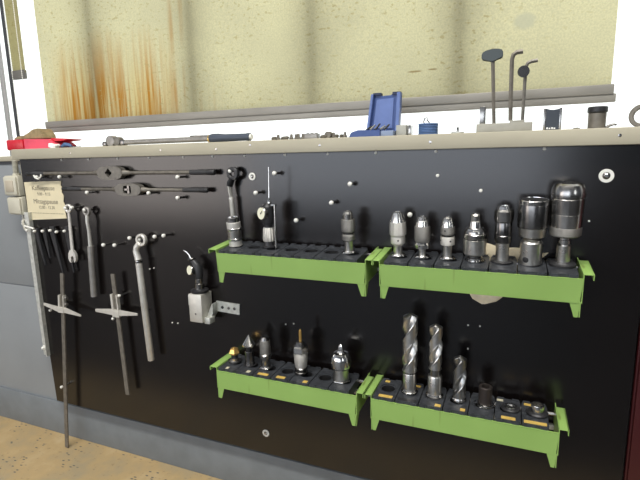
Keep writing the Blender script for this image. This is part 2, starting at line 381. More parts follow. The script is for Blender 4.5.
    def build(s, name, m, parent=None, angle=35):
        bmesh.ops.recalc_face_normals(s.bm, faces=s.bm.faces)
        me = bpy.data.meshes.new(name); s.bm.to_mesh(me); s.bm.free()
        me.materials.append(m)
        for p in me.polygons: p.use_smooth = True
        me.set_sharp_from_angle(angle=math.radians(angle))
        o = bpy.data.objects.new(name, me); COL.objects.link(o)
        if parent: o.parent = parent
        return o

def tag(o, label, cat, group=None):
    o['label'] = label; o['category'] = cat
    if group: o['group'] = group
    return o
def thing(name, label, cat, loc=(0, 0, 0), group=None, rot=(0, 0, 0)):
    o = bpy.data.objects.new(name, None); COL.objects.link(o); o.location = loc; o.rotation_euler = rot; o.empty_display_size = 0.03
    return tag(o, label, cat, group)
def struct(o):
    o['kind'] = 'structure'; return o
def copy_tree(o, parent=None):
    c = o.copy(); COL.objects.link(c)
    if parent: c.parent = parent
    for ch in list(o.children): copy_tree(ch, c)
    return c
def text_mesh(body, size, loc, rot, m, parent, name, sx=1.0):
    cu = bpy.data.curves.new(name, 'FONT'); cu.body = body; cu.size = size; cu.align_x = 'CENTER'; cu.extrude = 0.0002
    t = bpy.data.objects.new(name, cu); COL.objects.link(t)
    bpy.context.view_layer.update()
    me = bpy.data.meshes.new_from_object(t.evaluated_get(bpy.context.evaluated_depsgraph_get()))
    bpy.data.objects.remove(t); bpy.data.curves.remove(cu)
    me.materials.clear(); me.materials.append(m)
    o = bpy.data.objects.new(name, me); COL.objects.link(o); o.location = loc; o.rotation_euler = rot; o.scale = (sx, 1, 1); o.parent = parent
    return o

# ------------------------------------------------------------------ the setting
SHELF_Z = 1.2149
struct(MB().b2((-4.5, -6, -0.05), (4.5, 0.06, 0)).build('floor', floor_material()))
w = MB()
for z0, z1 in ((0.0, 0.651), (0.656, 1.160)):
    w.b2((-4.5, 0.045, z0), (4.5, 0.14, z1), 0.002)
w.b2((-4.5, 0.052, 0.0), (4.5, 0.14, 1.165))
struct(w.build('wall_back', GREYWALL))
struct(MB().b2((-4.5, 0.035, 0), (4.5, 0.047, 0.150), 0.002).build('baseboard_back', SKIRT))
struct(MB().b2((-4.5, 0.042, 1.160), (4.5, 0.30, 1.172)).build('trim_1', DARKGASKET))
struct(MB().b2((-4.5, 0.038, 1.172), (4.5, 0.30, 1.192), 0.002).build('trim_2', BEIGE))
struct(MB().b2((-4.5, 0.15, 2.25), (4.5, 0.32, 4.8)).build('wall_back_upper', WHITEFRAME))
struct(MB().b2((-4.5, -6, 4.8), (4.5, 0.32, 4.85)).build('ceiling', WHITEFRAME))
# window behind the shelf
win = bpy.data.objects.new('window_1', None); COL.objects.link(win); win.location = (0.4, 0.28, 1.192); struct(win)
O = win.location
MB(O).b2((-4.4, 0.279, 1.192), (4.4, 0.283, 2.25)).build('window_pane', glass_material(), win)
fr = MB(O)
fr.b2((-0.600, 0.25, 1.301), (1.40, 0.29, 1.326), 0.002)
fr.build('window_transom', GREYFRAME, win)
for x in (-0.353, 0.117, 0.584, 1.035):
    MB(O).b2((x - 0.024, 0.229, 1.31), (x + 0.024, 0.275, 2.25), 0.002).build('blind_shade_bar', DARKGASKET, win)  # unseen bars added to shade soft dark bands onto the blind
MB(O).b2((-0.850, 0.205, 1.192), (-0.838, 0.213, 2.25), 0.001).build('window_gasket', DARKGASKET, win)
MB(O).b2((-0.925, 0.215, 1.192), (-0.902, 0.225, 2.25), 0.002).build('window_frame', GREYFRAME, win)

# ------------------------------------------------------------------ shelf over the board
sh = thing('wall_shelf', 'long beige laminate shelf edge running across the top of the dark tool board', 'shelf', (-0.557, -0.031, 1.178))
O = sh.location
MB(O).b2((-0.557, -0.031, 1.1775), (2.4, 0.0, SHELF_Z), 0.0025).b2((-0.557, -0.001, 1.193), (2.4, 0.198, SHELF_Z), 0.001).build('shelf_top', BEIGE, sh)
for x, z in ((-0.251, 1.195), (0.361, 1.194), (0.480, 1.203), (0.70, 1.196), (1.0, 1.196), (1.407, 1.198), (0.15, 1.196)):
    MB(O).lathe([(0, 0.0035), (0.0006, 0.0035), (0.0008, 0.002)], (x, -0.031, z), (0, -1, 0), 12).build('screw', GREYSTEEL, sh)

# ------------------------------------------------------------------ tool board
bd = thing('tool_board', 'large dark brown laminate tool board hung below the beige shelf', 'board', (0.48, 0.0, 0.183))
O = bd.location
MB(O).prism([(-0.560, 1.178), (-0.522, 0.1835), (1.484, 0.1835), (1.484, 1.178)], 0.0, 0.020).build('panel', BOARD, bd)
def peg(x, z, y=-0.022, r=0.0068):
    k = (1.238 + y) / 1.208; x = 1.197 + (x - 1.197) * k; z = 1.163 + (z - 1.163) * k
    p = MB(O).cyl((x, 0.0, z), (x, y, z), 0.0036, seg=12).build('peg', GREYSTEEL, bd)
    MB(O).lathe([(-0.003, 0.003), (-0.001, r * 0.9), (0.002, r), (0.006, r * 0.9), (0.008, r * 0.6), (0.009, 0.0)], (x, y, z), (0, -1, 0), 14).build('peg_head', CREAM, p)  # cream colour stands for the bright highlights on steel heads
for x, z in ((-0.315, 1.112), (-0.188, 1.057), (0.088, 1.058), (0.211, 1.110), (0.205, 1.044), (-0.209, 0.995), (-0.303, 1.000),
             (-0.270, 1.002), (-0.136, 0.872), (-0.084, 0.874), (-0.012, 0.903), (0.032, 0.902), (0.098, 0.913), (0.136, 0.918),
             (0.408, 1.128), (0.558, 1.120), (0.493, 1.063), (0.623, 0.985), (0.788, 1.090), (0.733, 1.038), (0.952, 1.011)):
    peg(x, z)
for x, z in ((-0.482, 0.907), (-0.438, 0.909), (-0.397, 0.913), (-0.364, 0.909), (-0.322, 0.914), (-0.449, 0.596), (-0.440, 0.275), (-0.085, 0.69), (-0.125, 0.60)):
    peg(x, z, -0.022, 0.0055)
peg(-0.432, 1.112)
MB(O).tube([(-0.456, -0.026, 1.118), (-0.446, -0.028, 1.108), (-0.432, -0.028, 1.104), (-0.418, -0.028, 1.112), (-0.416, -0.026, 1.122)], 0.003, 8).build('hook', CREAM, bd)
for x, z in ((0.036, 0.790), (0.055, 0.795), (0.117, 0.603), (0.141, 0.604), (0.562, 0.652), (0.590, 0.657), (1.105, 0.716), (1.135, 0.717), (1.107, 0.650), (1.366, 1.004)):
    MB(O).lathe([(0, 0.0024), (0.003, 0.002), (0.004, 0.0)], (x, 0, z), (0, -1, 0), 10).build('pin', CREAM, bd)
for x, z in ((1.016, 1.111), (1.123, 1.073)):
    MB(O).lathe([(0, 0.0045), (0.004, 0.004), (0.006, 0.0)], (x, 0, z), (0, -1, 0), 12).build('screw', CREAM, bd)
for x, z, R in ((0.465, 1.110, 0.0115), (1.393, 1.109, 0.0155), (0.474, 0.259, 0.0125)):
    wsh = MB(O).ring((x, -0.0015, z), R, R * 0.52, 0.003).build('washer', CREAM, bd)
    MB(O).lathe([(0, R * 0.5), (0.004, R * 0.45), (0.006, R * 0.25)], (x, 0, z), (0, -1, 0), 6).build('bolt_head', GREYSTEEL, wsh)
for x in (-0.334, -0.201, -0.065, 0.073, 0.212, 0.325, 0.442, 0.578, 0.712, 0.851, 1.01, 1.262):
    MB(O).lathe([(0, 0.0042), (0.002, 0.0036), (0.0032, 0.0)], (x, 0, 1.1725), (0, -1, 0), 12).build('screw', CREAM, bd)

# dark red cabinet right of the board
cb = thing('cabinet', 'dark red steel cabinet at the right edge beside the tool board', 'cabinet', (1.85, 0.0, 0.0))
O = cb.location
MB(O).b2((1.489, 0.0, 0.0), (2.2, 0.030, 1.17), 0.002).build('body', MAROON, cb)
MB(O).b2((1.492, -0.014, 0.05), (2.19, -0.001, 1.165), 0.003).build('door', MAROON, cb)

# ------------------------------------------------------------------ blinds
BL = blind_material()
b = thing('roller_blind', 'wide rust-stained translucent roller blind hanging in the window above the shelf', 'blind', (0.39, 0.2, 1.29))
O = b.location
f = MB((0, 0, 0))
nx = 24          # a gently waving sheet of cloth
xs = [-0.640 + (1.418 + 0.640) * i / nx for i in range(nx + 1)]
fv = []
for x in xs:
    y = 0.2 + 0.0015 * math.sin(x * 7)
    fv.append([f.bm.verts.new((x, y, z)) for z in (1.30, 1.5, 1.7, 2.14)])
for a, c in zip(fv, fv[1:]):
    for k in range(3): f.face([a[k], c[k], c[k+1], a[k+1]])
fo = f.build('fabric', BL, None); fo.parent = b; fo.matrix_parent_inverse = Matrix.Translation(-Vector(O))
MB(O).b2((-0.642, 0.189, 1.308), (1.424, 0.211, 1.333), 0.002).b2((-0.642, 0.192, 1.289), (1.430, 0.208, 1.310), 0.002).build('bottom_bar', BARGREY, b)
MB(O).cyl((-0.66, 0.2, 2.16), (1.44, 0.2, 2.16), 0.025).build('roller', BARGREY, b)
b = thing('roller_blind', 'narrow strip of stained blind with grey bottom bar at the far left of the window', 'blind', (-0.78, 0.2, 1.518))
O = b.location
fo = MB((0, 0, 0)).b2((-0.812, 0.199, 1.54), (-0.736, 0.201, 2.14)).build('fabric', BL, None); fo.parent = b; fo.matrix_parent_inverse = Matrix.Translation(-Vector(O))
MB(O).b2((-0.815, 0.192, 1.517), (-0.738, 0.208, 1.553), 0.002).build('bottom_bar', mat('dark_grey_blind_bar', srgb(98, 96, 90), 0.5), b)
MB(O).cyl((-0.81, 0.2, 2.16), (-0.71, 0.2, 2.16), 0.02).build('roller', BARGREY, b)
ch = MB()
def chain_pts():
    zz = [2.14 - k * 0.0075 for k in range(118)]
    left = [Vector((-0.788, 0.178, z)) for z in zz]
    right = [Vector((-0.729 - (0.030 * (1.5 - z) / 0.25 if z < 1.5 else 0), 0.178, z)) for z in zz]
    bow = [Vector((-0.788 + 0.030 * (0.5 - 0.5 * math.cos(PI * i / 6)), 0.178, zz[-1] - 0.012 * math.sin(PI * i / 6))) for i in range(1, 6)]
    return left + bow + right[::-1]
pts = chain_pts()
ch.tube(pts, 0.0008, 5)
for p in pts: ch.sphere(p, 0.0021, seg=6)
tag(ch.build('bead_chain', CREAM), 'white bead pull chain hanging beside the narrow left blind', 'chain')

# ------------------------------------------------------------------ electrics at the left end of the board
def switch_box(x0, x1, z0, z1, label, plate):
    t = thing('junction_box', label, 'electrical box', ((x0 + x1) / 2, 0.0, z0)); O = t.location
    MB(O).b2((x0, -0.008, z0), (x1, 0.045, z1), 0.004).build('housing', BOXGREY, t)
    MB(O).b2((x0 + 0.004, -0.016, z0 + 0.004), (x1 - 0.004, -0.007, z1 - 0.004), 0.004).build('cover', BOXGREY, t)
    if plate: MB(O).b2((x0 + 0.016, -0.0185, z0 + 0.016), (x1 - 0.018, -0.014, z1 - 0.018), 0.002).build('rocker', mat('warm_grey_rocker', srgb(176, 166, 146), 0.4), t)
    return t
switch_box(-0.652, -0.574, 1.038, 1.116, 'upper grey electrical box with a square rocker left of the paper note', True)
switch_box(-0.645, -0.566, 0.964, 1.034, 'lower grey electrical box with a plain cover left of the paper note', False)
t = thing('cable_conduit', 'short corrugated grey conduit dropping from the shelf end into the upper box', 'conduit', (-0.617, 0.02, 1.116)); O = t.location
MB(O).lathe([(k * 0.0025, 0.0115 if k % 2 else 0.009) for k in range(23)], (-0.617, 0.02, 1.121), (0, 0, 1), 16).build('corrugated_pipe', CABLEGREY, t)
MB(O).cyl((-0.617, 0.02, 1.116), (-0.617, 0.02, 1.124), 0.014, seg=8).build('gland_nut', BOXGREY, t)
t = tag(MB().b2((-0.594, 0.022, 1.117), (-0.566, 0.044, 1.171), 0.003).build('cable_clip', BOXGREY), 'small grey cable clip block right of the corrugated conduit', 'clip')
t = thing('mounting_strip', 'long galvanised steel strip screwed down the left edge of the board', 'strip', (-0.53, -0.006, 0.38)); O = t.location
MB(O).prism([(-0.566, 0.975), (-0.556, 0.385), (-0.526, 0.385), (-0.528, 0.975)], -0.006, -0.0005).prism([(-0.531, 0.975), (-0.529, 0.385), (-0.526, 0.385), (-0.528, 0.975)], -0.016, -0.005).build('channel', GALV, t)
for x, z in ((-0.553, 0.905), (-0.549, 0.417)):
    MB(O).lathe([(0, 0.009), (0.003, 0.009), (0.0035, 0.006), (0.010, 0.0055), (0.012, 0.003)], (x, -0.006, z), (0, -1, 0), 14).build('screw', CREAM, t)
tag(MB().tube([(-0.603, 0.015, 0.966), (-0.596, 0.008, 0.945), (-0.58, -0.008, 0.928), (-0.558, -0.014, 0.921), (-0.535, -0.014, 0.918), (-0.512, -0.012, 0.912)], 0.0036, 8).build('cable', CREAM),
    'thin white cable curving out of the lower grey electrical box', 'cable')
tag(MB().tube([(-0.588, 0.02, 0.967), (-0.582, 0.008, 0.95), (-0.570, -0.012, 0.935), (-0.556, -0.016, 0.905)], 0.0045, 8).build('cable', CABLEGREY),
    'thick grey cable running from the lower box behind the steel strip', 'cable')

# paper note
t = thing('paper_note', 'yellowed paper note with break times taped to the upper left of the board', 'note', (-0.445, -0.002, 0.95)); O = t.location
edge = [(-0.548, 1.091), (-0.546, 1.02), (-0.548, 0.944), (-0.43, 0.951), (-0.340, 0.957), (-0.344, 0.985), (-0.339, 1.0), (-0.347, 1.02), (-0.342, 1.04), (-0.351, 1.055), (-0.345, 1.07), (-0.352, 1.08), (-0.346, 1.096), (-0.45, 1.094)]
MB(O).prism(edge, -0.0022, -0.0010).build('sheet', PAPER, t)
for body, sz, z, x in (('Kaffeepause', 0.0255, 1.061, -0.447), ('9.00 - 9.15', 0.0165, 1.041, -0.447), ('Mittagspause', 0.0255, 1.010, -0.442), ('12.00 - 12.30', 0.0165, 0.990, -0.440)):
    text_mesh(body, sz, (x - O[0], -0.0024 - O[1], z - O[2]), (PI / 2, 0, 0), INK, t, 'printed_line', 1.0)
ln = MB(O)
x = -0.530
while x < -0.352:
    l = random.uniform(0.004, 0.012); ln.b2((x, -0.0025, 0.9715), (min(x + l, -0.35), -0.0021, 0.9745)); x += l + 0.003
ln.build('printed_rule', mat('pale_ink', srgb(150, 140, 112), 0.7), t)

# ------------------------------------------------------------------ tools hung on the left part of the board
def oval(cx, cz, hw, hh, n=24, p=2.6):
    o = []
    for i in range(n):
        a = 2 * PI * i / n; c, s_ = math.cos(a), math.sin(a)
        o.append((cx + hw * math.copysign(abs(c) ** (2 / p), c), cz + hh * math.copysign(abs(s_) ** (2 / p), s_)))
    return o
def diamond(cx, cz, r, n=24):
    o = []
    for i in range(n):
        a = 2 * PI * i / n; k = r / (abs(math.cos(a)) + abs(math.sin(a)))
        o.append((cx + k * math.cos(a), cz + k * math.sin(a)))
    return o
def tap_wrench(label, cx, cz, hw, hh, xl, xr, rod, grip, jaws):
    y = -0.020
    t = thing('tap_wrench', label, 'wrench', (cx, y, cz), 'tap wrenches on the pegs'); O = t.location
    hole = diamond(cx - 0.004, cz, hh * 0.68) if not jaws else [(cx - 0.002 + (a[0] - cx) * 0.5, cz + (a[1] - cz) * 0.62) for a in oval(cx, cz, hw * 0.62, hh, 24, 5)]
    MB(O).prism(oval(cx, cz, hw, hh, 24, 2.8), y - 0.011, y + 0.011, hole=hole).build('head', TOOLGREY, t)
    if jaws:
        MB(O).b2((cx - 0.004, y - 0.008, cz - hh * 0.62), (cx + 0.004, y + 0.008, cz + hh * 0.62)).b2((cx - 0.02, y - 0.008, cz - 0.003), (cx + 0.0, y + 0.008, cz + 0.003)).build('jaw', DARKSTEEL, t)
    for s in (-1, 1):
        e = xr if s > 0 else xl; L_ = abs(e - cx)
        cap, gr = L_ - 0.03, L_ - 0.03 - grip
        MB(O).lathe([(hw * 0.9, rod * 1.8), (hw + 0.022, rod * 1.25), (hw + 0.024, rod), (gr, rod)], (cx, y, cz), (s, 0, 0), 16).build('arm', GREYBAR, t)
        MB(O).lathe([(gr, rod), (gr + 0.002, rod * 1.3), (cap, rod * 1.3)], (cx, y, cz), (s, 0, 0), 16).build('grip', KNURLBK, t)
        MB(O).lathe([(cap, rod * 1.35), (L_ - 0.004, rod * 1.5), (L_, rod * 1.1)], (cx, y, cz), (s, 0, 0), 16).build('end_cap', BLACKR, t)
tap_wrench('longer upper tap wrench with a diamond hole lying on pegs under the shelf', -0.078, 1.1245, 0.056, 0.0235, -0.500, 0.345, 0.0062, 0.064, False)
tap_wrench('shorter lower tap wrench with slotted jaws lying on pegs under the longer one', -0.003, 1.0685, 0.056, 0.0215, -0.321, 0.315, 0.0055, 0.066, True)

# drift keys
for x0, z0, x1, z1, wd, lab in ((-0.495, 0.915, -0.471, 0.770, 0.020, 'leftmost of the four dark taper drift keys hung below the paper note'),
                           (-0.452, 0.917, -0.441, 0.800, 0.018, 'shortest dark taper drift key, second from the left below the paper note'),
                           (-0.410, 0.925, -0.380, 0.746, 0.024, 'widest dark taper drift key, third from the left below the paper note'),
                           (-0.333, 0.928, -0.322, 0.752, 0.018, 'dark taper drift key hung behind the small open-end spanner')):
    m_ = MB((x0, -0.012, z0)); y = -0.012
    h = wd / 2
    m_.prism([(x0 - h, z0), (x0 + h, z0), (x0 + h * 1.0, z0 - 0.03), (x1 + 0.0035, z1), (x1 - 0.0015, z1), (x0 - h, z0 - 0.03)], y - 0.0035, y + 0.0035, bevel=0.001)
    o = m_.build('drift_key', OXIDE); o.location = (x0, -0.012, z0)
    tag(o, lab, 'drift key', 'drift keys below the note')
# open-end spanner hung by its ring
t = thing('combination_spanner', 'small bright open-end spanner hung by its ring below the paper note', 'spanner', (-0.300, -0.022, 0.998)); O = t.location
y = -0.022
MB(O).ring((-0.300, y, 0.997), 0.0165, 0.0085, 0.010).build('ring_end', TOOLSILVER, t)
MB(O).prism([(-0.306, 0.984), (-0.295, 0.984), (-0.298, 0.835), (-0.312, 0.835)], y - 0.003, y + 0.003, bevel=0.001).build('handle', TOOLSILVER, t)
jaw = [(-0.313, 0.842), (-0.297, 0.842), (-0.287, 0.826), (-0.286, 0.808), (-0.293, 0.796), (-0.298, 0.797), (-0.297, 0.816), (-0.304, 0.821), (-0.311, 0.815), (-0.313, 0.794), (-0.319, 0.797), (-0.325, 0.810), (-0.323, 0.828)]
MB(O).prism(jaw, y - 0.005, y + 0.005).build('jaw', TOOLSILVER, t)
# long ring wrench with pipe handle
t = thing('ring_wrench', 'long slim grey ring wrench with a tube handle beside the small spanner', 'wrench', (-0.211, -0.022, 0.990)); O = t.location
MB(O).ring((-0.211, y, 0.989), 0.0165, 0.0085, 0.011).build('ring_end', TOOLMID, t)
MB(O).tube([(-0.210, y, 0.974), (-0.209, y - 0.004, 0.95), (-0.210, y, 0.92), (-0.211, y, 0.855)], [0.008, 0.0068, 0.0068, 0.0078], 12, flat=0.8).build('shank', TOOLSILVER, t)
MB(O).cyl((-0.211, y, 0.862), (-0.220, y, 0.672), 0.0112, seg=18).build('handle', TOOLMID, t)
# cranked box wrench with long tube
t = thing('ring_wrench', 'cranked satin ring wrench with long tube handle left of the dial gauge bracket', 'wrench', (0.036, -0.025, 0.900)); O = t.location
y = -0.028
MB(O).ring((0.036, y, 0.898), 0.0215, 0.0125, 0.013).build('ring_end', TOOLSILVER, t)
MB(O).tube([(0.025, y, 0.884), (0.014, y - 0.002, 0.872), (0.011, y - 0.004, 0.858), (0.016, y - 0.004, 0.840), (0.019, y - 0.004, 0.828)], [0.0105, 0.0105, 0.0105, 0.011, 0.0115], 14).build('cranked_neck', TOOLSILVER, t)
MB(O).lathe([(0, 0.0125), (0.004, 0.0132), (0.007, 0.0125)], (0.019, y - 0.004, 0.826), (0.0, 0, -1), 18).build('collar', GREYSTEEL, t)
MB(O).lathe([(0, 0.0115), (0.354, 0.0118), (0.357, 0.010)], (0.019, y - 0.004, 0.820), (0.050, 0, -1), 20).build('handle', TOOLSILVER, t)

# depth gauges (long beam with a cross bar)
def depth_gauge(label, top, bot, y, wb, cross, slider, knobs, wl):
    t = thing('depth_gauge', label, 'measuring tool', (top[0], y, top[1]), 'sliding depth gauges on the board'); O = t.location
    d = Vector((bot[0] - top[0], 0, bot[1] - top[1])); n = Vector((-d.z, 0, d.x)).normalized() * (wb / 2)
    MB(O).prism([(top[0] - n.x, top[1] - n.z), (top[0] + n.x, top[1] + n.z), (bot[0] + n.x, bot[1] + n.z), (bot[0] - n.x, bot[1] - n.z)], y - 0.0025, y + 0.0025).build('beam', GREYBAR, t)
    (lx, lz), (cx, cz), (rx, rz) = cross; h = 0.011
    MB(O).prism([(lx, lz + 0.005), (cx - 0.02, cz + h), (cx + 0.02, cz + h), (rx, rz + 0.004), (rx, rz - 0.004), (cx + 0.02, cz - h), (cx - 0.02, cz - h), (lx, lz - 0.006)], y - 0.007, y - 0.0026, bevel=0.001).build('cross_bar', ALU, t)
    s0, s1 = slider; k = d / d.z
    def at(z): return top[0] + k.x * (z - top[1])
    MB(O).prism([(at(s1) - wl, s1), (at(s1) - wb/2, s1), (at(s0) - wb/2, s0), (at(s0) - wl, s0)], y - 0.008, y + 0.004).prism([(at(s1) + wb/2, s1), (at(s1) + wl * 0.75, s1), (at(s0) + wl * 0.75, s0), (at(s0) + wb/2, s0)], y - 0.008, y + 0.004).prism([(at(s0) - wl, s0 + 0.022), (at(s0) + wl * .75, s0 + 0.022), (at(s0) + wl * .75, s0), (at(s0) - wl, s0)], y - 0.0088, y - 0.0026).build('slider', ALU, t)
    for z in knobs:
        MB(O).lathe([(0, 0.004), (0.006, 0.004), (0.006, 0.006), (0.012, 0.006)], (at(z) + wl * 0.75, y - 0.002, z), (1, 0, 0), 12).build('clamp_knob', KNURLDK, t)
depth_gauge('long depth gauge whose beam leans from the board down to the floor', (-0.362, 0.750), (-0.455, 0.004), -0.031, 0.017, ((-0.477, 0.620), (-0.383, 0.607), (-0.282, 0.594)), (0.595, 0.665), (0.655, 0.630), 0.017)
depth_gauge('shorter depth gauge hanging on the board right of the floor-length one', (-0.111, 0.767), (-0.096, 0.304), -0.027, 0.0175, ((-0.208, 0.623), (-0.112, 0.625), (-0.007, 0.629)), (0.608, 0.692), (), 0.018)

# ------------------------------------------------------------------ dial indicator on its bracket
t = thing('holder_bracket', 'silver block holder with a perforated angle bracket on the board, left of the racks', 'bracket', (0.26, 0.0, 0.64)); O = t.location
R_ = Matrix.Rotation(math.radians(0), 3, 'Z')
MB(O).b2((0.243, -0.062, 0.643), (0.293, -0.004, 0.737), 0.0025).build('block', ALU, t)
MB(O).b2((0.195, -0.004, 0.676), (0.245, -0.0005, 0.712), 0.0005).build('flange', GALV, t)
MB(O).prism([(0.309, 0.703), (0.398, 0.7), (0.396, 0.664), (0.309, 0.668)], -0.004, -0.0005).prism([(0.290, 0.66), (0.309, 0.70), (0.312, 0.70), (0.312, 0.668), (0.296, 0.642), (0.290, 0.642)], -0.03, -0.001).build('angle_plate', GALV, t)
MB(O).b2((0.290, -0.05, 0.637), (0.312, -0.02, 0.658), 0.002).build('lug', GALV, t)
for x, m_ in ((0.332, BLACKR), (0.356, GREYSTEEL), (0.378, GREYSTEEL)):
    MB(O).lathe([(0, 0.0052), (0.0008, 0.0052), (0.001, 0.003)], (x, -0.004, 0.683), (0, -1, 0), 14).build('hole_disc', m_, t)  # discs stand for the plate's holes, the black one painted as shade
MB(O).lathe([(0, 0.003), (0.001, 0.003)], (0.268, -0.062, 0.672), (0, -1, 0), 12).build('screw', GREYSTEEL, t)
t = thing('dial_indicator', 'small tilted dial indicator with a bent stylus standing on the silver block holder', 'dial gauge', (0.268, -0.033, 0.737)); O = t.location
MB(O).lathe([(0, 0.027), (0.004, 0.029), (0.009, 0.029), (0.012, 0.020)], (0.268, -0.033, 0.7375), (0, 0, 1), 26).build('base_flange', OXIDE, t)
MB(O).lathe([(0.011, 0.0155), (0.030, 0.0155), (0.031, 0.013), (0.045, 0.013), (0.047, 0.010)], (0.268, -0.033, 0.7375), (0, 0, 1), 22).build('stem', GREYSTEEL, t)
MB(O).tube([(0.268, -0.033, 0.780), (0.270, -0.033, 0.800), (0.265, -0.033, 0.822), (0.254, -0.033, 0.836), (0.245, -0.033, 0.842)], [0.0115, 0.0135, 0.0135, 0.011, 0.008], 14).build('body', OXIDE, t)
MB(O).lathe([(-0.012, 0.012), (0, 0.0155), (0.010, 0.0168), (0.012, 0.0155)], (0.249, -0.038, 0.811), (-0.38, -0.9, 0.12), 24).build('bezel', GREYSTEEL, t)
MB(O).lathe([(0, 0.0148), (0.0005, 0.0148)], Vector((0.249, -0.038, 0.811)) + Vector((-0.38, -0.9, 0.12)).normalized() * 0.0122, (-0.38, -0.9, 0.12), 24).build('dial', DIAL, t)
MB(O).lathe([(-0.005, 0.012), (0.0, 0.0135), (0.004, 0.012)], (0.243, -0.033, 0.846), (-0.25, 0, 1), 18).build('knob', DARKSTEEL, t)
MB(O).tube([(0.241, -0.033, 0.848), (0.236, -0.034, 0.860), (0.227, -0.035, 0.869), (0.216, -0.036, 0.874)], [0.003, 0.0024, 0.002, 0.0014], 8).build('stylus', CHROME, t)

# ------------------------------------------------------------------ green tool racks
RL = 0.45
def bore_tube(cx, cy, zt, r, parent):    # open-topped black cup, the socket's inner shade put into colour
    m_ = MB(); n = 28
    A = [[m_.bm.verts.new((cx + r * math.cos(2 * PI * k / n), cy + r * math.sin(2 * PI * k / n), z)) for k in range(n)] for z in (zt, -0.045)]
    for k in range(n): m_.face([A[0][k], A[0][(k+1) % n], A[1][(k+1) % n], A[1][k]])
    m_.face(A[1]); return m_.build('socket_bore_shade', BLACKR, parent)
def rack(label, X, zt, tilt, pitch, off, wl, wr, labels):
    """X: left front corner, zt: height of the front plate top; labels: cell -> list of (front?, x0, x1, material)"""
    th = math.radians(tilt); z0 = zt + 0.126 * math.sin(th)
    r = thing('tool_rack', label, 'rack', (X, -0.0062 if tilt else -0.0008, z0), 'green tool racks on the board', (th, 0, 0))
    MB().prism([(0, 0), (RL, 0), (RL - 0.004, -0.0545), (0.004, -0.0545)], -0.1275, -0.125).b2((0.004, -0.125, -0.0555), (RL - 0.004, -0.10, -0.053)).b2((0.0, -0.1275, -0.0005), (RL, -0.123, 0.0015)).build('front_panel', GREEN, r)
    for s, wd in ((0, wl), (1, wr)):
        x = 0 if s == 0 else RL; d = -1 if s == 0 else 1
        e = MB()
        e.b2((x - 0.001, -0.126, -0.0555), (x + 0.001, -0.0005, 0.012))
        yb = -0.003 if s == 0 else -0.022
        e.b2((x, -0.126, 0.010), (x + d * wd, yb, 0.012), 0.0006)
        e.b2((x + d * (wd - 0.002), -0.126, -0.001), (x + d * wd, yb, 0.012))
        e.build('end_bracket', GREEN, r)
        xa = 0.002 if s == 0 else RL - 0.002; xb = xa - d * 0.022
        l = MB().prism([(xa, -0.052), (xb, -0.052), (xa - d * 0.011, -0.088), (xa - d * 0.003, -0.088)], -0.1265, -0.1245)
        yz = [(-0.126, -0.052), (-0.095, -0.052), (-0.118, -0.088), (-0.126, -0.088)]
        for xx in (xa - 0.001,):
            A = [l.bm.verts.new((xx, p, q)) for p, q in yz]; B = [l.bm.verts.new((xx + 0.002, p, q)) for p, q in yz]
            l.face(A); l.face(B[::-1])
            for i in range(4): l.face([A[i], A[(i+1) % 4], B[(i+1) % 4], B[i]])
        l.build('leg', GREEN, r)
    MB().b2((-0.012, -0.022, -0.052), (RL + 0.012, -0.006, -0.043)).build('support_rail', GALV, r)
    MB().cyl((0.0, -0.03, -0.004), (RL, -0.03, -0.004), 0.0045, seg=10).cyl((0.0, -0.104, -0.02), (RL, -0.104, -0.02), 0.004, seg=10).build('support_rod', GREYSTEEL, r)
    for i in range(7):
        cx, hw, cyh = off + pitch * (i + 0.5), pitch / 2 - 0.0012, -0.067
        y0, y1, zt_, hr = -0.1215, -0.016, 0.0085, 0.0185
        m_ = MB(); n = 32
        outer, inner = [], []
        for k in range(n):
            a = 2 * PI * k / n + PI / n; c, s_ = math.cos(a), math.sin(a)
            tx = hw / abs(c) if abs(c) > 1e-6 else 9; ty = ((y1 - cyh) if s_ > 0 else (cyh - y0)) / abs(s_) if abs(s_) > 1e-6 else 9
            q = min(tx, ty); outer.append((cx + c * q, cyh + s_ * q)); inner.append((cx + c * hr, cyh + s_ * hr))
        def rg(pts, z): return [m_.bm.verts.new((p[0], p[1], z)) for p in pts]
        ring2 = [(cx + math.cos(2*PI*k/n + PI/n) * 0.0235, cyh + math.sin(2*PI*k/n + PI/n) * 0.0235) for k in range(n)]
        ring3 = [(cx + math.cos(2*PI*k/n + PI/n) * 0.0222, cyh + math.sin(2*PI*k/n + PI/n) * 0.0222) for k in range(n)]
        RR = [rg(outer, -0.02), rg(outer, zt_), rg(ring2, zt_), rg(ring2, zt_ + 0.0014), rg(ring3, zt_ + 0.0014), rg(ring3, zt_ - 0.001), rg(inner, zt_ - 0.001), rg(inner, -0.019)]
        for A, B in zip(RR, RR[1:]):
            for k in range(n): m_.face([A[k], A[(k+1) % n], B[(k+1) % n], B[k]])
        for sx in (-0.6, 0.6):    # tabs on the front edge, ribs at the back
            m_.b2((cx + sx * hw - 0.007, y0 - 0.003, zt_ - 0.012), (cx + sx * hw + 0.007, y0 + 0.001, zt_ - 0.0005))
            m_.b2((cx + sx * hw - 0.008, y1 - 0.006, zt_ - 0.001), (cx + sx * hw + 0.008, y1, zt_ + 0.003))
        sp = m_.build('socket_plate', BLACKP, r)
        bore_tube(cx, cyh, zt_ - 0.0012, hr - 0.0003, sp)
        for (front, a, b_, mm) in labels.get(i, ()):
            ya, yb = (y0 + 0.003, y0 + 0.0155) if front else (y1 - 0.018, y1 - 0.008)
            MB().b2((cx + a * hw, ya, zt_), (cx + b_ * hw, yb, zt_ + 0.0009)).build('label_strip', mm, sp)
    return r, z0, th
Y_, W_ = YELLOW, PALELABEL
PIT = dict(UL=0.0605, UR=0.0620, LL=0.0607, LR=0.0612)
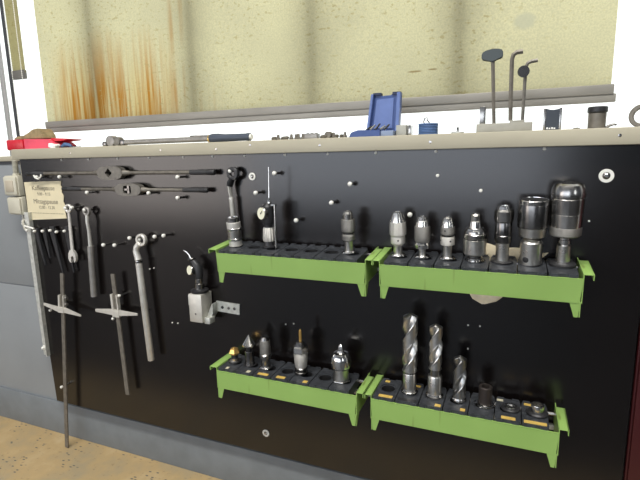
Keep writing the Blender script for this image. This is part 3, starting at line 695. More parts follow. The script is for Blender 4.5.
rUL = rack('upper left green rack with only three tools in its seven sockets', 0.4107, 0.8942, 5, PIT['UL'], 0.004, 0.026, 0.0175, {})
rUR = rack('upper right green rack with all seven sockets filled', 0.8973, 0.8942, 5, PIT['UR'], 0.0085, 0.0175, 0.020, {})
rLL = rack('lower left green rack holding five tools beside two empty sockets', 0.3836, 0.5237, 0, PIT['LL'], 0.002, 0.025, 0.019,
           {0: [(True, -0.2, 0.1, W_)], 1: [(True, 0.2, 0.6, W_)], 2: [(True, -0.55, 0.6, Y_)], 3: [(True, -0.5, 0.45, Y_)], 4: [(True, 0.35, 0.8, Y_)], 6: [(False, -0.9, -0.2, Y_)]})
rLR = rack('lower right green rack holding three twist drills', 0.874, 0.5237, 0, PIT['LR'], 0.002, 0.018, 0.020,
           {0: [(True, -0.5, 0.75, Y_), (False, -0.6, -0.15, Y_)], 1: [(False, 0.2, 0.7, Y_), (True, -0.8, 0.8, OXIDE)], 2: [(True, 0.35, 0.85, Y_)], 3: [(True, 0.4, 0.8, Y_)], 4: [(False, 0.0, 0.5, W_)], 5: [(True, -0.5, 0.6, Y_), (False, -0.9, -0.4, W_)], 6: [(True, -0.85, 0.85, Y_), (False, -0.8, -0.1, Y_)]})

# ------------------------------------------------------------------ turned tools
def plate(rk, y=-0.067):    # world height of the socket plate top at depth y
    _, z0, th = rk; return z0 + 0.0085 * math.cos(th) + y * math.sin(th) + 0.0015
def turned(name, label, cat, rk, X, zbase, parts, group=None, y=-0.067, seg=32):
    """parts: (part name, material, [(z measured from zbase, r)...]); the tool stands on the socket plate"""
    zp = plate(rk, y); r = thing(name, label, cat, (X, y, zp), group, (rk[2], 0, 0))
    for p in parts:
        pn, m_, prof = p[0], p[1], p[2]; rf = p[3] if len(p) > 3 else None
        q = [(max(z + zbase - zp, 0.0) if z > 0 else 0.0, rad) for z, rad in prof]
        pr = [q[0]]
        for (z, rad) in q[1:]: pr.append((z, rad))
        MB().lathe(pr, (0, 0, 0), (0, 0, 1), seg, rfun=rf).build(pn, m_, r, angle=24)
    last = parts[-1]
    if last[2][-1][0] < last[2][-2][0] and last[2][-1][1] > 0.003:
        z, rad = last[2][-1]; z += zbase - zp
        MB().lathe([(z + 0.0004, rad * 0.99), (z + 0.0010, rad * 0.99)], seg=20).build('bore_shade', BLACKR, r)  # black disc paints the shade down the hole
    return r
def hexf(t, z):      # hexagon modulation
    a = (t + PI / 6) % (PI / 3) - PI / 6
    return 0.93 / math.cos(a)
def flute(k, d): return lambda t, z: 1 - d * (0.5 + 0.5 * math.cos(k * t))
def bore_shade(ztop, r, depth=0.012): return ('bore_shade', OXIDE, [(ztop - 0.0005, r), (ztop + 0.0004, r * 1.02)])
G1 = 'drill chucks in the upper racks'
def key_holes(r, z, R, rad, angs):
    for a in angs:
        d = Vector((math.cos(math.radians(a)), math.sin(math.radians(a)), 0))
        MB().lathe([(0, rad * 1.15), (0.0005, rad)], d * (R - 0.0004) + Vector((0, 0, z)), d, 14).build('key_hole_shade', BLACKR, r)  # hole shade painted as a black disc on the surface
# upper right rack, left to right
r0 = turned('drill_chuck', 'pale silver drill chuck in the leftmost socket of the full upper right rack', 'drill chuck', rUR, 0.9297, 0.9072, [
    ('flange', CHROME, [(0, 0.020), (0.0025, 0.020), (0.0042, 0.0192), (0.0045, 0.0175), (0.0052, 0.0172), (0.0065, 0.017)]), ('shank', SATIN, [(0.005, 0.0112), (0.030, 0.0112)]),
    ('collar', KNURL, [(0.029, 0.0120), (0.0325, 0.0160), (0.0356, 0.0186), (0.050, 0.0187), (0.054, 0.0175)]),
    ('sleeve', KNURL, [(0.054, 0.0185), (0.0578, 0.0214), (0.076, 0.0216), (0.0916, 0.0205)], flute(12, 0.05)),
    ('nose', STEEL, [(0.0914, 0.0200), (0.094, 0.0195), (0.116, 0.0118), (0.1165, 0.007), (0.112, 0.0065)])], G1)
r1 = turned('drill_chuck', 'grey knurled drill chuck in the second socket of the full upper right rack', 'drill chuck', rUR, 0.9923, 0.9073, [
    ('flange', CHROME, [(0, 0.0195), (0.0025, 0.0195), (0.0042, 0.0187), (0.0045, 0.0170), (0.0052, 0.0167), (0.006, 0.016)]), ('shank', SATIN, [(0.005, 0.0085), (0.027, 0.0085)]),
    ('collar', CHROME, [(0.0255, 0.012), (0.0262, 0.0193), (0.035, 0.0195), (0.0375, 0.018), (0.041, 0.0164)]),
    ('sleeve', KNURLDK, [(0.041, 0.0165), (0.0440, 0.0190), (0.0500, 0.0197), (0.079, 0.0197), (0.083, 0.018)]),
    ('nose', STEEL, [(0.0828, 0.0178), (0.096, 0.0150), (0.0975, 0.0135), (0.1062, 0.0102), (0.107, 0.005), (0.103, 0.0045)])], G1)
r2 = turned('drill_chuck', 'slim chrome drill chuck with two ridged rings, third socket of upper right rack', 'drill chuck', rUR, 1.0542, 0.9074, [
    ('flange', CHROME, [(0, 0.0195), (0.0025, 0.0195), (0.0042, 0.0187), (0.0045, 0.0170), (0.0052, 0.0167), (0.006, 0.016)]), ('shank', SATIN, [(0.005, 0.0112), (0.037, 0.0112)]),
    ('collar', KNURL, [(0.0355, 0.012), (0.038, 0.0174), (0.055, 0.0178), (0.0585, 0.0165)]),
    ('waist', DARKSTEEL, [(0.0580, 0.0145), (0.0640, 0.0145)]),
    ('sleeve', KNURLDK, [(0.0635, 0.016), (0.066, 0.0172), (0.080, 0.0172), (0.083, 0.0165)]),
    ('nose', STEEL, [(0.0828, 0.0160), (0.0893, 0.0150), (0.1040, 0.0114), (0.1067, 0.0095), (0.1075, 0.005), (0.103, 0.0045)])], G1)
turned('tapping_head', 'wide stepped steel tapping head with narrow top stub, middle of upper right rack', 'tapping head', rUR, 1.1184, 0.9017, [
    ('flange', CHROME, [(0, 0.0225), (0.005, 0.0225), (0.007, 0.017), (0.010, 0.017), (0.011, 0.019), (0.014, 0.019), (0.015, 0.0165)]),
    ('hub', DARKSTEEL, [(0.014, 0.0165), (0.0225, 0.0165)]),
    ('body', SATIN, [(0.022, 0.0235), (0.0260, 0.0268), (0.0600, 0.0268), (0.0605, 0.0258)]),
    ('ring', GREYSTEEL, [(0.0605, 0.0258), (0.0640, 0.0262), (0.0650, 0.0272), (0.0740, 0.0272), (0.076, 0.0255), (0.080, 0.0252), (0.084, 0.0235)]),
    ('neck', CHROME, [(0.0838, 0.0220), (0.0875, 0.0205), (0.0888, 0.0155), (0.1043, 0.0135), (0.106, 0.0115)]),
    ('stub', STEEL, [(0.1058, 0.0115), (0.120, 0.0115), (0.1227, 0.0095), (0.1229, 0.0055), (0.115, 0.005)])])
turned('collet_chuck', 'collet chuck with a scalloped nut and bright shank left of the broad sleeve adapter', 'collet chuck', rUR, 1.1815, 0.9049, [
    ('fork_flange', OXIDE, [(0, 0.0255), (0.006, 0.0255), (0.009, 0.020)], flute(2, 0.12)),
    ('shank', SATIN, [(0.007, 0.0150), (0.0521, 0.0150)]),
    ('body', DARKSTEEL, [(0.052, 0.0165), (0.0579, 0.0192), (0.070, 0.0194), (0.071, 0.0186), (0.100, 0.0186), (0.1025, 0.0175)]),
    ('nut', GREYSTEEL, [(0.102, 0.0185), (0.105, 0.0217), (0.128, 0.0217), (0.1325, 0.019)], flute(6, 0.07)),
    ('collet', CHROME, [(0.1322, 0.0150), (0.1395, 0.0125), (0.140, 0.0075), (0.130, 0.006)])])
r5 = turned('tool_adapter', 'broad open-topped dark sleeve adapter on a satin base, beside the largest drill chuck', 'tool adapter', rUR, 1.2433, 0.9009, [
    ('base', SATIN, [(0, 0.0240), (0.060, 0.0243), (0.066, 0.0200), (0.069, 0.0145)]),
    ('neck', DARKSTEEL, [(0.0685, 0.0142), (0.0740, 0.0142)]),
    ('collar', SATIN, [(0.0710, 0.0180), (0.0755, 0.0285), (0.0960, 0.0300)]),
    ('sleeve', DARKSTEEL, [(0.0960, 0.0312), (0.0985, 0.0327), (0.1480, 0.0327), (0.150, 0.0322)]),
    ('rim', CHROME, [(0.1498, 0.0325), (0.1505, 0.0332), (0.1590, 0.0330), (0.1605, 0.0320), (0.1605, 0.0285), (0.158, 0.0280)]), ('bore_shade', BLACKR, [(0.1595, 0.0281), (0.1300, 0.0270), (0.1300, 0.0002)])])  # black lining paints the shade inside the open sleeve
r = turned('drill_chuck', 'largest drill chuck, tall and domed, in the rightmost socket of the full rack', 'drill chuck', rUR, 1.3108, 0.9083, [
    ('flange', OXIDE, [(0, 0.0285), (0.006, 0.0285), (0.0085, 0.024), (0.011, 0.022)]), ('shank', SATIN, [(0.009, 0.0148), (0.0495, 0.0148)]),
    ('neck', CHROME, [(0.0486, 0.0095), (0.053, 0.0095), (0.0535, 0.0130), (0.062, 0.0130), (0.0625, 0.0105), (0.075, 0.0105)]),
    ('knurled_ring', KNURLDK, [(0.0718, 0.0300), (0.0745, 0.0328), (0.090, 0.0332), (0.093, 0.0325)]),
    ('lower_sleeve', STEEL, [(0.0925, 0.0322), (0.098, 0.0326), (0.122, 0.0330), (0.123, 0.0320)]),
    ('sleeve', GREYSTEEL, [(0.1228, 0.0318), (0.124, 0.0334), (0.156, 0.0342), (0.1580, 0.0330), (0.1595, 0.0330)]),
    ('nose', GREYSTEEL, [(0.1590, 0.0325), (0.1610, 0.0348), (0.166, 0.0350), (0.178, 0.0335), (0.187, 0.0290), (0.1905, 0.0235), (0.1910, 0.0130)]),
    ('jaw_ring', OXIDE, [(0.1905, 0.0132), (0.1915, 0.0128), (0.1915, 0.0075), (0.183, 0.007), (0.183, 0.0002)])], G1)
key_holes(r0, 0.043, 0.0187, 0.0024, (-75, 45, 165))
key_holes(r1, 0.0315, 0.0194, 0.0020, (-100, 20, 140))
key_holes(r5, 0.0135, 0.0241, 0.0062, (-118, 62))
key_holes(r2, 0.047, 0.0178, 0.0022, (-60, -150, 60))
key_holes(r2, 0.073, 0.0173, 0.0020, (-105, 15, 135))
# upper left rack
turned('drill_chuck', 'grey drill chuck standing alone at the right end of the upper left rack', 'drill chuck', rUL, 0.7955, 0.9069, [
    ('flange', CHROME, [(0, 0.0200), (0.0025, 0.0200), (0.0042, 0.0192), (0.0045, 0.0175), (0.0052, 0.0172), (0.006, 0.016)]), ('shank', SATIN, [(0.005, 0.0116), (0.036, 0.0116)]),
    ('collar', KNURLDK, [(0.0345, 0.012), (0.0385, 0.0180), (0.0494, 0.0182), (0.054, 0.016)]),
    ('waist', DARKSTEEL, [(0.053, 0.0142), (0.060, 0.0142)]),
    ('sleeve', KNURLDK, [(0.0590, 0.0165), (0.0625, 0.0190), (0.0900, 0.0192), (0.0938, 0.0178)], flute(14, 0.04)),
    ('nose', STEEL, [(0.0935, 0.0140), (0.109, 0.0136), (0.1156, 0.0100), (0.1160, 0.005), (0.110, 0.0045)])], G1)
turned('collet_chuck', 'ringed grey cylinder holder at the left end of the upper left rack', 'collet chuck', rUL, 0.4366, 0.9034, [
    ('base', TOOLSILVER, [(0, 0.0205), (0.004, 0.0205), (0.006, 0.019), (0.0225, 0.0190)]),
    ('ring', CHROME, [(0.0222, 0.0205), (0.0245, 0.0215), (0.0275, 0.0215), (0.029, 0.0205)]),
    ('body', SATIN, [(0.0288, 0.0202), (0.0530, 0.0204)]),
    ('ring', CHROME, [(0.0528, 0.0215), (0.0548, 0.0226), (0.0585, 0.0226), (0.060, 0.0212)]),
    ('upper_sleeve', TOOLSILVER, [(0.0598, 0.0208), (0.0758, 0.0210), (0.078, 0.0200)]),
    ('rim', CHROME, [(0.0778, 0.0198), (0.0908, 0.0194), (0.0908, 0.0155), (0.082, 0.0145), (0.082, 0.0002)])])
# edge finder with dial, standing in the third socket of the upper left rack
zp = plate(rUL)
t = thing('edge_probe', 'black probe with round pale dial and tall needle in the upper left rack', 'dial gauge', (0.5505, -0.067, zp)); O = t.location
MB(O).lathe([(0, 0.0195), (0.004, 0.0195), (0.006, 0.015), (0.022, 0.013)], (0.5505, -0.067, zp), seg=24).build('base', OXIDE, t)
MB(O).lathe([(0.018, 0.0165), (0.024, 0.0182), (0.052, 0.0165), (0.058, 0.0145)], (0.5505, -0.067, zp), seg=48, rfun=flute(12, 0.10)).build('fluted_grip', KNURL, t)
MB(O).lathe([(0.057, 0.0120), (0.066, 0.0120), (0.067, 0.0150), (0.074, 0.0170), (0.118, 0.0172), (0.123, 0.0135), (0.129, 0.008)], (0.5505, -0.067, zp), seg=26).build('body', OXIDE, t)
MB(O).lathe([(0.128, 0.0065), (0.134, 0.006), (0.140, 0.003), (0.146, 0.0022), (0.230, 0.0016)], (0.5520, -0.067, zp), (0.03, 0, 1), seg=12).build('needle', CHROME, t)
MB(O).lathe([(0.010, 0.0185), (0.020, 0.0188), (0.0225, 0.017)], (0.5485, -0.067, zp + 0.099), (-0.40, -0.91, 0.05), 28).build('bezel', GREYSTEEL, t)
q = Vector((0.5485, -0.067, zp + 0.099)) + Vector((-0.40, -0.91, 0.05)).normalized() * 0.0224
dl = MB(O).lathe([(0, 0.0168), (0.0005, 0.0168)], q, (-0.40, -0.91, 0.05), 28).build('dial', DIAL, t)
q2 = q + Vector((-0.40, -0.91, 0.05)).normalized() * 0.0008
MB(O).tube([q2, q2 + Vector((0.006, -0.0048, 0.008))], 0.0009, 6).sphere(q2, 0.0022, seg=8).build('pointer', OXIDE, dl)
MB(O).b2((0.536, -0.072, zp + 0.120), (0.578, -0.062, zp + 0.125), 0.001).build('cross_arm', GREYSTEEL, t)
MB(O).cyl((0.5755, -0.072, zp - 0.0005), (0.5755, -0.072, zp + 0.125), 0.0034, seg=12).build('side_rod', STEEL, t)
# ratchet hung on its peg behind the cylinder
t = thing('ratchet_wrench', 'dark-headed ratchet wrench hung on a peg behind the left end of the upper left rack', 'wrench', (0.410, -0.024, 1.122)); O = t.location
y = -0.022
MB(O).ring((0.411, y, 1.120), 0.0200, 0.0085, 0.014).build('ring_head', OXIDE, t)
MB(O).tube([(0.407, y, 1.105), (0.400, y, 1.092), (0.397, y - 0.001, 1.082)], [0.012, 0.0145, 0.0125], 14, flat=0.6).build('neck', OXIDE, t)
MB(O).tube([(0.397, y, 1.084), (0.398, y, 1.060), (0.400, y, 1.048)], [0.0125, 0.0095, 0.0078], 12, flat=0.5).build('shoulder', TOOLSILVER, t)
MB(O).lathe([(0, 0.0076), (0.004, 0.0085), (0.008, 0.0076), (0.130, 0.0078), (0.133, 0.006)], (0.400, y, 1.048), (0.05, 0, -1), 14).build('handle', TOOLSILVER, t)

# lower left rack
turned('milling_cutter', 'short gold-tipped cutter in the leftmost socket of the lower left rack', 'cutter', rLL, 0.4114, 0.5330, [
    ('flange', GREYSTEEL, [(0, 0.0205), (0.007, 0.0205), (0.010, 0.016), (0.013, 0.010)]),
    ('shank', OXIDE, [(0.012, 0.0105), (0.024, 0.0105)]),
    ('tip', GOLD, [(0.0235, 0.0110), (0.031, 0.0165), (0.043, 0.0120), (0.049, 0.0010)], hexf)], seg=24)
turned('countersink', 'steel cone countersink in the second socket of the lower left rack', 'countersink', rLL, 0.4660, 0.5290, [
    ('flange', OXIDE, [(0, 0.0210), (0.004, 0.0210), (0.006, 0.0175)]),
    ('body', DARKSTEEL, [(0.005, 0.0165), (0.012, 0.0152), (0.046, 0.0140), (0.049, 0.0125)]),
    ('neck', OXIDE, [(0.0488, 0.0085), (0.0605, 0.0085)]),
    ('cone', STEEL, [(0.0600, 0.0120), (0.0650, 0.0205), (0.070, 0.0210), (0.0720, 0.0195), (0.1000, 0.0012)], flute(3, 0.10))], seg=36)
turned('drill_chuck', 'slim dark drill chuck in the third socket of the lower left rack', 'drill chuck', rLL, 0.5225, 0.5305, [
    ('flange', CHROME, [(0, 0.0200), (0.0025, 0.0200), (0.0042, 0.0192), (0.0045, 0.0175), (0.0052, 0.0172), (0.006, 0.0165)]), ('shank', GREYSTEEL, [(0.005, 0.0138), (0.0320, 0.0138)]),
    ('collar', GREYSTEEL, [(0.0313, 0.0150), (0.0346, 0.0196), (0.0444, 0.0196), (0.047, 0.017)]),
    ('sleeve', KNURLDK, [(0.0468, 0.0160), (0.050, 0.0170), (0.080, 0.0158), (0.0898, 0.0150)]),
    ('nose', DARKSTEEL, [(0.0896, 0.0145), (0.0985, 0.0118), (0.1005, 0.0095), (0.1008, 0.005), (0.095, 0.0045)])])
turned('drill_chuck', 'pale keyless drill chuck gripping a thin gold drill in the lower left rack', 'drill chuck', rLL, 0.6420, 0.5340, [
    ('base', DARKSTEEL, [(0, 0.0205), (0.005, 0.0205), (0.007, 0.0180), (0.013, 0.0190), (0.017, 0.0195), (0.019, 0.0175)]),
    ('sleeve', KNURL, [(0.0188, 0.0165), (0.024, 0.0178), (0.032, 0.0192), (0.060, 0.0208), (0.0645, 0.0195)]),
    ('nut', CHROME, [(0.0640, 0.0210), (0.066, 0.0228), (0.082, 0.0222), (0.086, 0.0190)], hexf),
    ('nose', DARKSTEEL, [(0.0858, 0.0180), (0.0945, 0.0140), (0.0985, 0.0115), (0.099, 0.004)]),
    ('drill_bit', GOLD, [(0.0988, 0.0046), (0.131, 0.0042), (0.1365, 0.0005)], flute(2, 0.3))], seg=36)
turned('boring_head', 'domed steel cutter head with pointed tip at the right of the lower left rack', 'cutter', rLL, 0.7677, 0.5290, [
    ('base', GREYSTEEL, [(0, 0.0245), (0.006, 0.0240), (0.008, 0.0210)], hexf),
    ('body', SATIN, [(0.007, 0.0222), (0.0395, 0.0218), (0.0415, 0.0235)]),
    ('dome', CHROME, [(0.0413, 0.0250), (0.046, 0.0280), (0.0640, 0.0287), (0.076, 0.0268), (0.086, 0.0205), (0.089, 0.0120)]),
    ('jaw', DARKSTEEL, [(0.0885, 0.0130), (0.092, 0.0120), (0.095, 0.0095)], flute(3, 0.35)),
    ('tip', CHROME, [(0.0945, 0.0085), (0.102, 0.0075), (0.108, 0.0058), (0.1125, 0.0010)], flute(3, 0.3))], seg=36)

# lower right rack: twist drills
def twist_drill(label, X, ztop, R, zs, Rs, z_low, dark, flange_r):
    y = -0.067; zp = plate(rLR, y); t = thing('twist_drill', label, 'drill', (X, y, zp), 'twist drills in the lower right rack')
    MB().lathe([(0, flange_r), (0.004, flange_r), (0.007, Rs * 1.12), (0.0095, Rs * 1.05)], seg=28).build('flange', GREYSTEEL, t)
    H0, H1 = zs - zp, ztop - zp
    if zs > zp + 0.02:
        MB().lathe([(0.008, Rs), (H0 - 0.004, Rs), (H0 - 0.001, Rs * 0.93)], seg=28).build('shank', SATIN, t)
        neck = H0 + z_low
        MB().lathe([(H0 - 0.002, R * 0.86), (neck + 0.004, R * 0.86)], seg=24).build('neck', GREYSTEEL, t)
    else: neck = 0.010
    # fluted body: two-lobed section twisted right-handed, point ground to a cone
    m_ = MB(); seg = 48; n = 90; lead = 2 * R * 4.6; rings = []
    def rad(a):
        a = a % PI; d = min(a, PI - a)          # flutes centred on 0 and PI
        fl = 0.66
        if d < fl: return 0.46 + 0.48 * (d / fl) ** 1.6
        if d < fl + 0.16: return 1.0
        return 0.965
    tip = R * 0.55
    for j in range(n + 1):
        z = neck + (H1 - neck) * j / n; tw = 2 * PI * (z - neck) / lead
        k = 1.0; zt_ = H1 - tip
        depth = min(1.0, (z - neck) / 0.02)
        rg = []
        for i in range(seg):
            a = 2 * PI * i / seg; rr = rad(a - 0.0); rr = 1 - (1 - rr) * depth
            r_ = R * rr
            if z > zt_: r_ = min(r_, R * max(0.04, (H1 - z) / tip))
            rg.append(m_.bm.verts.new((r_ * math.cos(a + tw), r_ * math.sin(a + tw), z)))
        rings.append(rg)
    for A, B in zip(rings, rings[1:]):
        for i in range(seg): m_.face([A[i], A[(i+1) % seg], B[(i+1) % seg], B[i]])
    m_.face(rings[0][::-1]); m_.face(rings[-1])
    m_.build('fluted_body', dark, t, angle=28)
DRILL = mat('drill_steel', (0.60, 0.59, 0.56, 1), 0.33, 1.0, noise=0.15, nscale=40)
DRILLD = mat('dark_drill_steel', (0.36, 0.36, 0.35, 1), 0.33, 1.0, noise=0.15, nscale=40)
twist_drill('tallest twist drill on a bright shank, second socket of the lower right rack', 0.9645, 0.7565, 0.0200, 0.5905, 0.0176, 0.004, DRILL, 0.0225)
twist_drill('medium twist drill on a bright shank in the third socket of the lower right rack', 1.0315, 0.7345, 0.0172, 0.5935, 0.0186, 0.018, DRILL, 0.0230)
twist_drill('shortest dark twist drill without a bright shank, middle of the lower right rack', 1.0942, 0.6565, 0.0166, 0.53, 0.0160, 0.0, DRILLD, 0.0190)
turned('drill_sleeve', 'dark brown-black drill sleeve with an open top in the lower right rack', 'sleeve', rLR, 1.1580, 0.5310, [
    ('flange', CHROME, [(0, 0.0240), (0.003, 0.0240), (0.0045, 0.0215), (0.007, 0.0215), (0.0085, 0.0185)]),
    ('tube', mat('burnt_steel', (0.055, 0.045, 0.04, 1), 0.4, 0.6), [(0.007, 0.0160), (0.050, 0.0166), (0.0525, 0.0150), (0.0525, 0.0100), (0.035, 0.0095), (0.035, 0.0002)])])
turned('collet', 'low round collet ring sitting flush left of the bright cup collet', 'collet', rLR, 1.2187, 0.5310, [
    ('body', OXIDE, [(0, 0.0225), (0.006, 0.0225), (0.008, 0.0200), (0.008, 0.0002)]),
    ('ring', CHROME, [(0.0075, 0.0150), (0.0105, 0.0150), (0.0115, 0.0135), (0.0115, 0.0085), (0.0085, 0.0080), (0.0085, 0.0002)])])
turned('collet', 'bright steel open cup collet in the rightmost socket of the lower right rack', 'collet', rLR, 1.2795, 0.5310, [
    ('body', OXIDE, [(0, 0.0250), (0.006, 0.0250), (0.009, 0.0215), (0.009, 0.0002)]),
    ('cup', STEEL, [(0.0085, 0.0150), (0.024, 0.0152), (0.0262, 0.0145), (0.0262, 0.0108), (0.012, 0.0100), (0.012, 0.0002)])])

# cream cloth pad tucked behind the upper right rack
m_ = MB((1.16, -0.003, 0.86)); nu, nv = 20, 14; g = []
for i in range(nu + 1):
    a = -1 + 2 * i / nu; row = []
    for j in range(nv + 1):
        b_ = j / nv; z = 0.938 - 0.159 * b_
        if b_ < 0.6: cx, wv = 1.212 - 0.057 * b_ / 0.6, 0.074 - 0.026 * b_ / 0.6
        else:
            q = (b_ - 0.6) / 0.4; cx, wv = 1.155 - 0.015 * q, max(0.004, 0.048 * math.sqrt(max(0.0, 1 - q ** 2.4)))
        zz = z - 0.008 * (1 - b_) * (a + 1) + 0.003 * math.sin(a * 6 + 1) * (1 - b_)
        row.append((cx + a * wv, zz, a, b_))
    g.append(row)
for side in (0, 1):
    vv = [[m_.bm.verts.new(Vector((x, -0.0012 - (0.0045 if side else 0) * (1 - 0.6 * max(abs(a), abs(2 * b_ - 1)) ** 6) - 0.0009 * (1 + math.sin(a * 5 + b_ * 4)), z)) - m_.o) for (x, z, a, b_) in row] for row in g]
    for i in range(nu):
        for j in range(nv): m_.face([vv[i][j], vv[i+1][j], vv[i+1][j+1], vv[i][j+1]])
    if side == 0: v0 = vv
per = [(i, 0) for i in range(nu)] + [(nu, j) for j in range(nv)] + [(nu - i, nv) for i in range(nu)] + [(0, nv - j) for j in range(nv)]
for p, q in zip(per, per[1:] + per[:1]):
    m_.face([v0[p[0]][p[1]], v0[q[0]][q[1]], vv[q[0]][q[1]], vv[p[0]][p[1]]])
o = m_.build('cloth_pad', CREAMPAD, angle=60); o.location = (1.16, -0.003, 0.86)
tag(o, 'cream rounded cloth pad tucked behind the upper right rack and showing below it', 'cloth')

# ------------------------------------------------------------------ things on the shelf, left to right
SZ = SHELF_Z
t = thing('plastic_case', 'flat red plastic case lying at the left end of the shelf', 'case', (-0.55, 0.06, SZ)); O = t.location
MB(O).b2((-0.675, 0.035, SZ), (-0.58, 0.135, SZ + 0.040), 0.004).build('case_body', RED, t)
MB(O).prism([(-0.58, SZ), (-0.42, SZ), (-0.400, SZ + 0.012), (-0.440, SZ + 0.037), (-0.58, SZ + 0.041)], 0.04, 0.13, bevel=0.002).build('clear_cover', PINK, t)
MB(O).prism([(-0.440, SZ + 0.027), (-0.375, SZ + 0.030), (-0.352, SZ + 0.034), (-0.38, SZ + 0.037), (-0.440, SZ + 0.041)], 0.05, 0.12, bevel=0.001).build('handle', RED, t)
m_ = MB((-0.56, 0.085, SZ + 0.041))
prf = [(-0.665, 0.006), (-0.635, 0.014), (-0.60, 0.012), (-0.575, 0.024), (-0.555, 0.036), (-0.525, 0.040), (-0.508, 0.037), (-0.497, 0.012), (-0.49, 0.006)]
m_.prism([(x, SZ + 0.041 + h) for x, h in prf] + [(-0.49, SZ + 0.0415), (-0.665, SZ + 0.0415)], 0.06, 0.115, bevel=0.003)
o = m_.build('rag', BROWNRAG, angle=50); o.location = (-0.56, 0.085, SZ + 0.041)
tag(o, 'crumpled brown rag lying on top of the red plastic case', 'rag')
o = MB().box((-0.392, 0.02, SZ + 0.008), (0.036, 0.02, 0.016), 0.003, Matrix.Rotation(0.3, 3, 'Y')).box((-0.375, 0.02, SZ + 0.010), (0.014, 0.02, 0.008), 0.002, Matrix.Rotation(-0.5, 3, 'Y')).build('paper_scrap', WHITEP)
tag(o, 'crumpled white paper scrap in front of the red case on the shelf', 'paper')
t = thing('knife', 'small folding tool with a blue-grey handle beside the white paper scrap', 'tool', (-0.34, 0.03, SZ)); O = t.location
MB(O).tube([(-0.365, 0.03, SZ + 0.007), (-0.345, 0.03, SZ + 0.014), (-0.325, 0.03, SZ + 0.012), (-0.312, 0.03, SZ + 0.007)], [0.004, 0.007, 0.006, 0.004], 10).build('handle', SPOOLBLUE, t)
MB(O).b2((-0.314, 0.027, SZ + 0.0005), (-0.268, 0.033, SZ + 0.0055), 0.001).build('blade', GREYSTEEL, t)

# torque wrench lying on the shelf
y = 0.04
t = thing('torque_wrench', 'long torque wrench with a dark grip lying on the shelf', 'wrench', (0.15, y, SZ)); O = t.location
MB(O).lathe([(-0.013, 0.014), (-0.012, 0.0185), (0.012, 0.0185), (0.013, 0.014)], (-0.122, y, SZ + 0.0188), (0, 1, 0), 26).build('ratchet_head', TOOLMID, t)
MB(O).lathe([(-0.012, 0.011), (-0.011, 0.0155), (0.011, 0.0155), (0.012, 0.011)], (-0.094, y, SZ + 0.0170), (0, 1, 0), 24).build('pawl_cover', TOOLGREY, t)
MB(O).b2((-0.083, y - 0.01, SZ + 0.003), (-0.062, y + 0.01, SZ + 0.022), 0.002).build('neck', DARKSTEEL, t)
MB(O).lathe([(0, 0.0088), (0.360, 0.0088)], (-0.064, y, SZ + 0.0128), (1, 0, 0.003), 18).build('tube', TOOLMID, t)
MB(O).b2((0.215, y - 0.004, SZ + 0.0225), (0.293, y + 0.004, SZ + 0.0265), 0.001).build('scale_rail', GREYSTEEL, t)
MB(O).lathe([(0, 0.0118), (0.006, 0.0122), (0.006, 0.011)], (0.288, y, SZ + 0.0138), (1, 0, 0), 20).build('brass_ring', mat('brass', (0.62, 0.45, 0.18, 1), 0.35, 1.0), t)
MB(O).lathe([(0.294, 0.0125), (0.302, 0.0145), (0.325, 0.0145), (0.345, 0.012), (0.425, 0.0112), (0.434, 0.0125), (0.440, 0.0120)], (0.0, y, SZ + 0.0148), (1, 0, 0), 22).build('grip', mat('dark_blue_grey_grip', srgb(58, 66, 80), 0.45), t)
MB(O).lathe([(0.440, 0.0085), (0.446, 0.0085)], (0.0, y, SZ + 0.0148), (1, 0, 0), 16).build('end_cap', CREAM, t)
o = MB().lathe([(-0.008, 0.006), (-0.007, 0.009), (0.007, 0.009), (0.008, 0.006)], (-0.156, 0.04, SZ + 0.0092), (0, 1, 0), 8).build('socket', DARKSTEEL)
tag(o, 'small dark socket lying just left of the torque wrench head', 'socket')

# rows of small bits
def bit(x, y, kind):
    if kind == 0: o = MB((x, y, SZ)).lathe([(0, 0.0066), (0.007, 0.0066), (0.009, 0.0045), (0.016, 0.004), (0.018, 0.003)], (x, y, SZ), (0, 0, 1), 6)
    else: o = MB((x, y, SZ)).lathe([(-0.009, 0.0062), (0.004, 0.0062), (0.005, 0.0042), (0.011, 0.0032)], (x, y, SZ + 0.0068), (0.8, -0.4, 0.12), 6)
    return o
row = [(0.523, 1), (0.536, 0), (0.552, 1), (0.566, 1), (0.580, 0), (0.593, 0), (0.606, 0), (0.618, 0)]
B0 = None; protos = {}
for i, (x, k) in enumerate(row):
    if k not in protos:
        o = bit(x, 0.042, k).build('screwdriver_bit', GREYBAR); o.location = (x, 0.042, SZ); protos[k] = o
    else:
        o = protos[k].copy(); COL.objects.link(o); o.location = (x, 0.042 + 0.006 * ((i * 7) % 3 - 1), SZ)
    tag(o, 'tiny steel bit in the loose row right of the torque wrench', 'bit', 'steel bits right of the torque wrench')
t = thing('bit_holder', 'small ribbed grey bit block at the right end of the loose bit row', 'bit holder', (0.648, 0.042, SZ)); O = t.location
MB(O).b2((0.627, 0.03, SZ), (0.667, 0.055, SZ + 0.017), 0.0015).build('block', TOOLMID, t)
for x in (0.634, 0.647, 0.660): MB(O).cyl((x, 0.042, SZ + 0.016), (x, 0.042, SZ + 0.019), 0.0045, seg=6).build('bit', DARKSTEEL, t)
for i, (x, k, dy) in enumerate(((0.683, 1, 0), (0.712, 0, 0.006), (0.722, 1, 0), (0.735, 1, 0.01), (0.750, 0, -0.004))):
    o = protos[k].copy(); COL.objects.link(o); o.location = (x, 0.042 + dy, SZ); o.rotation_euler = (0, 0, i * 0.9)
    tag(o, 'tiny steel bit scattered on the shelf just left of the blue case', 'bit', 'steel bits beside the blue case')
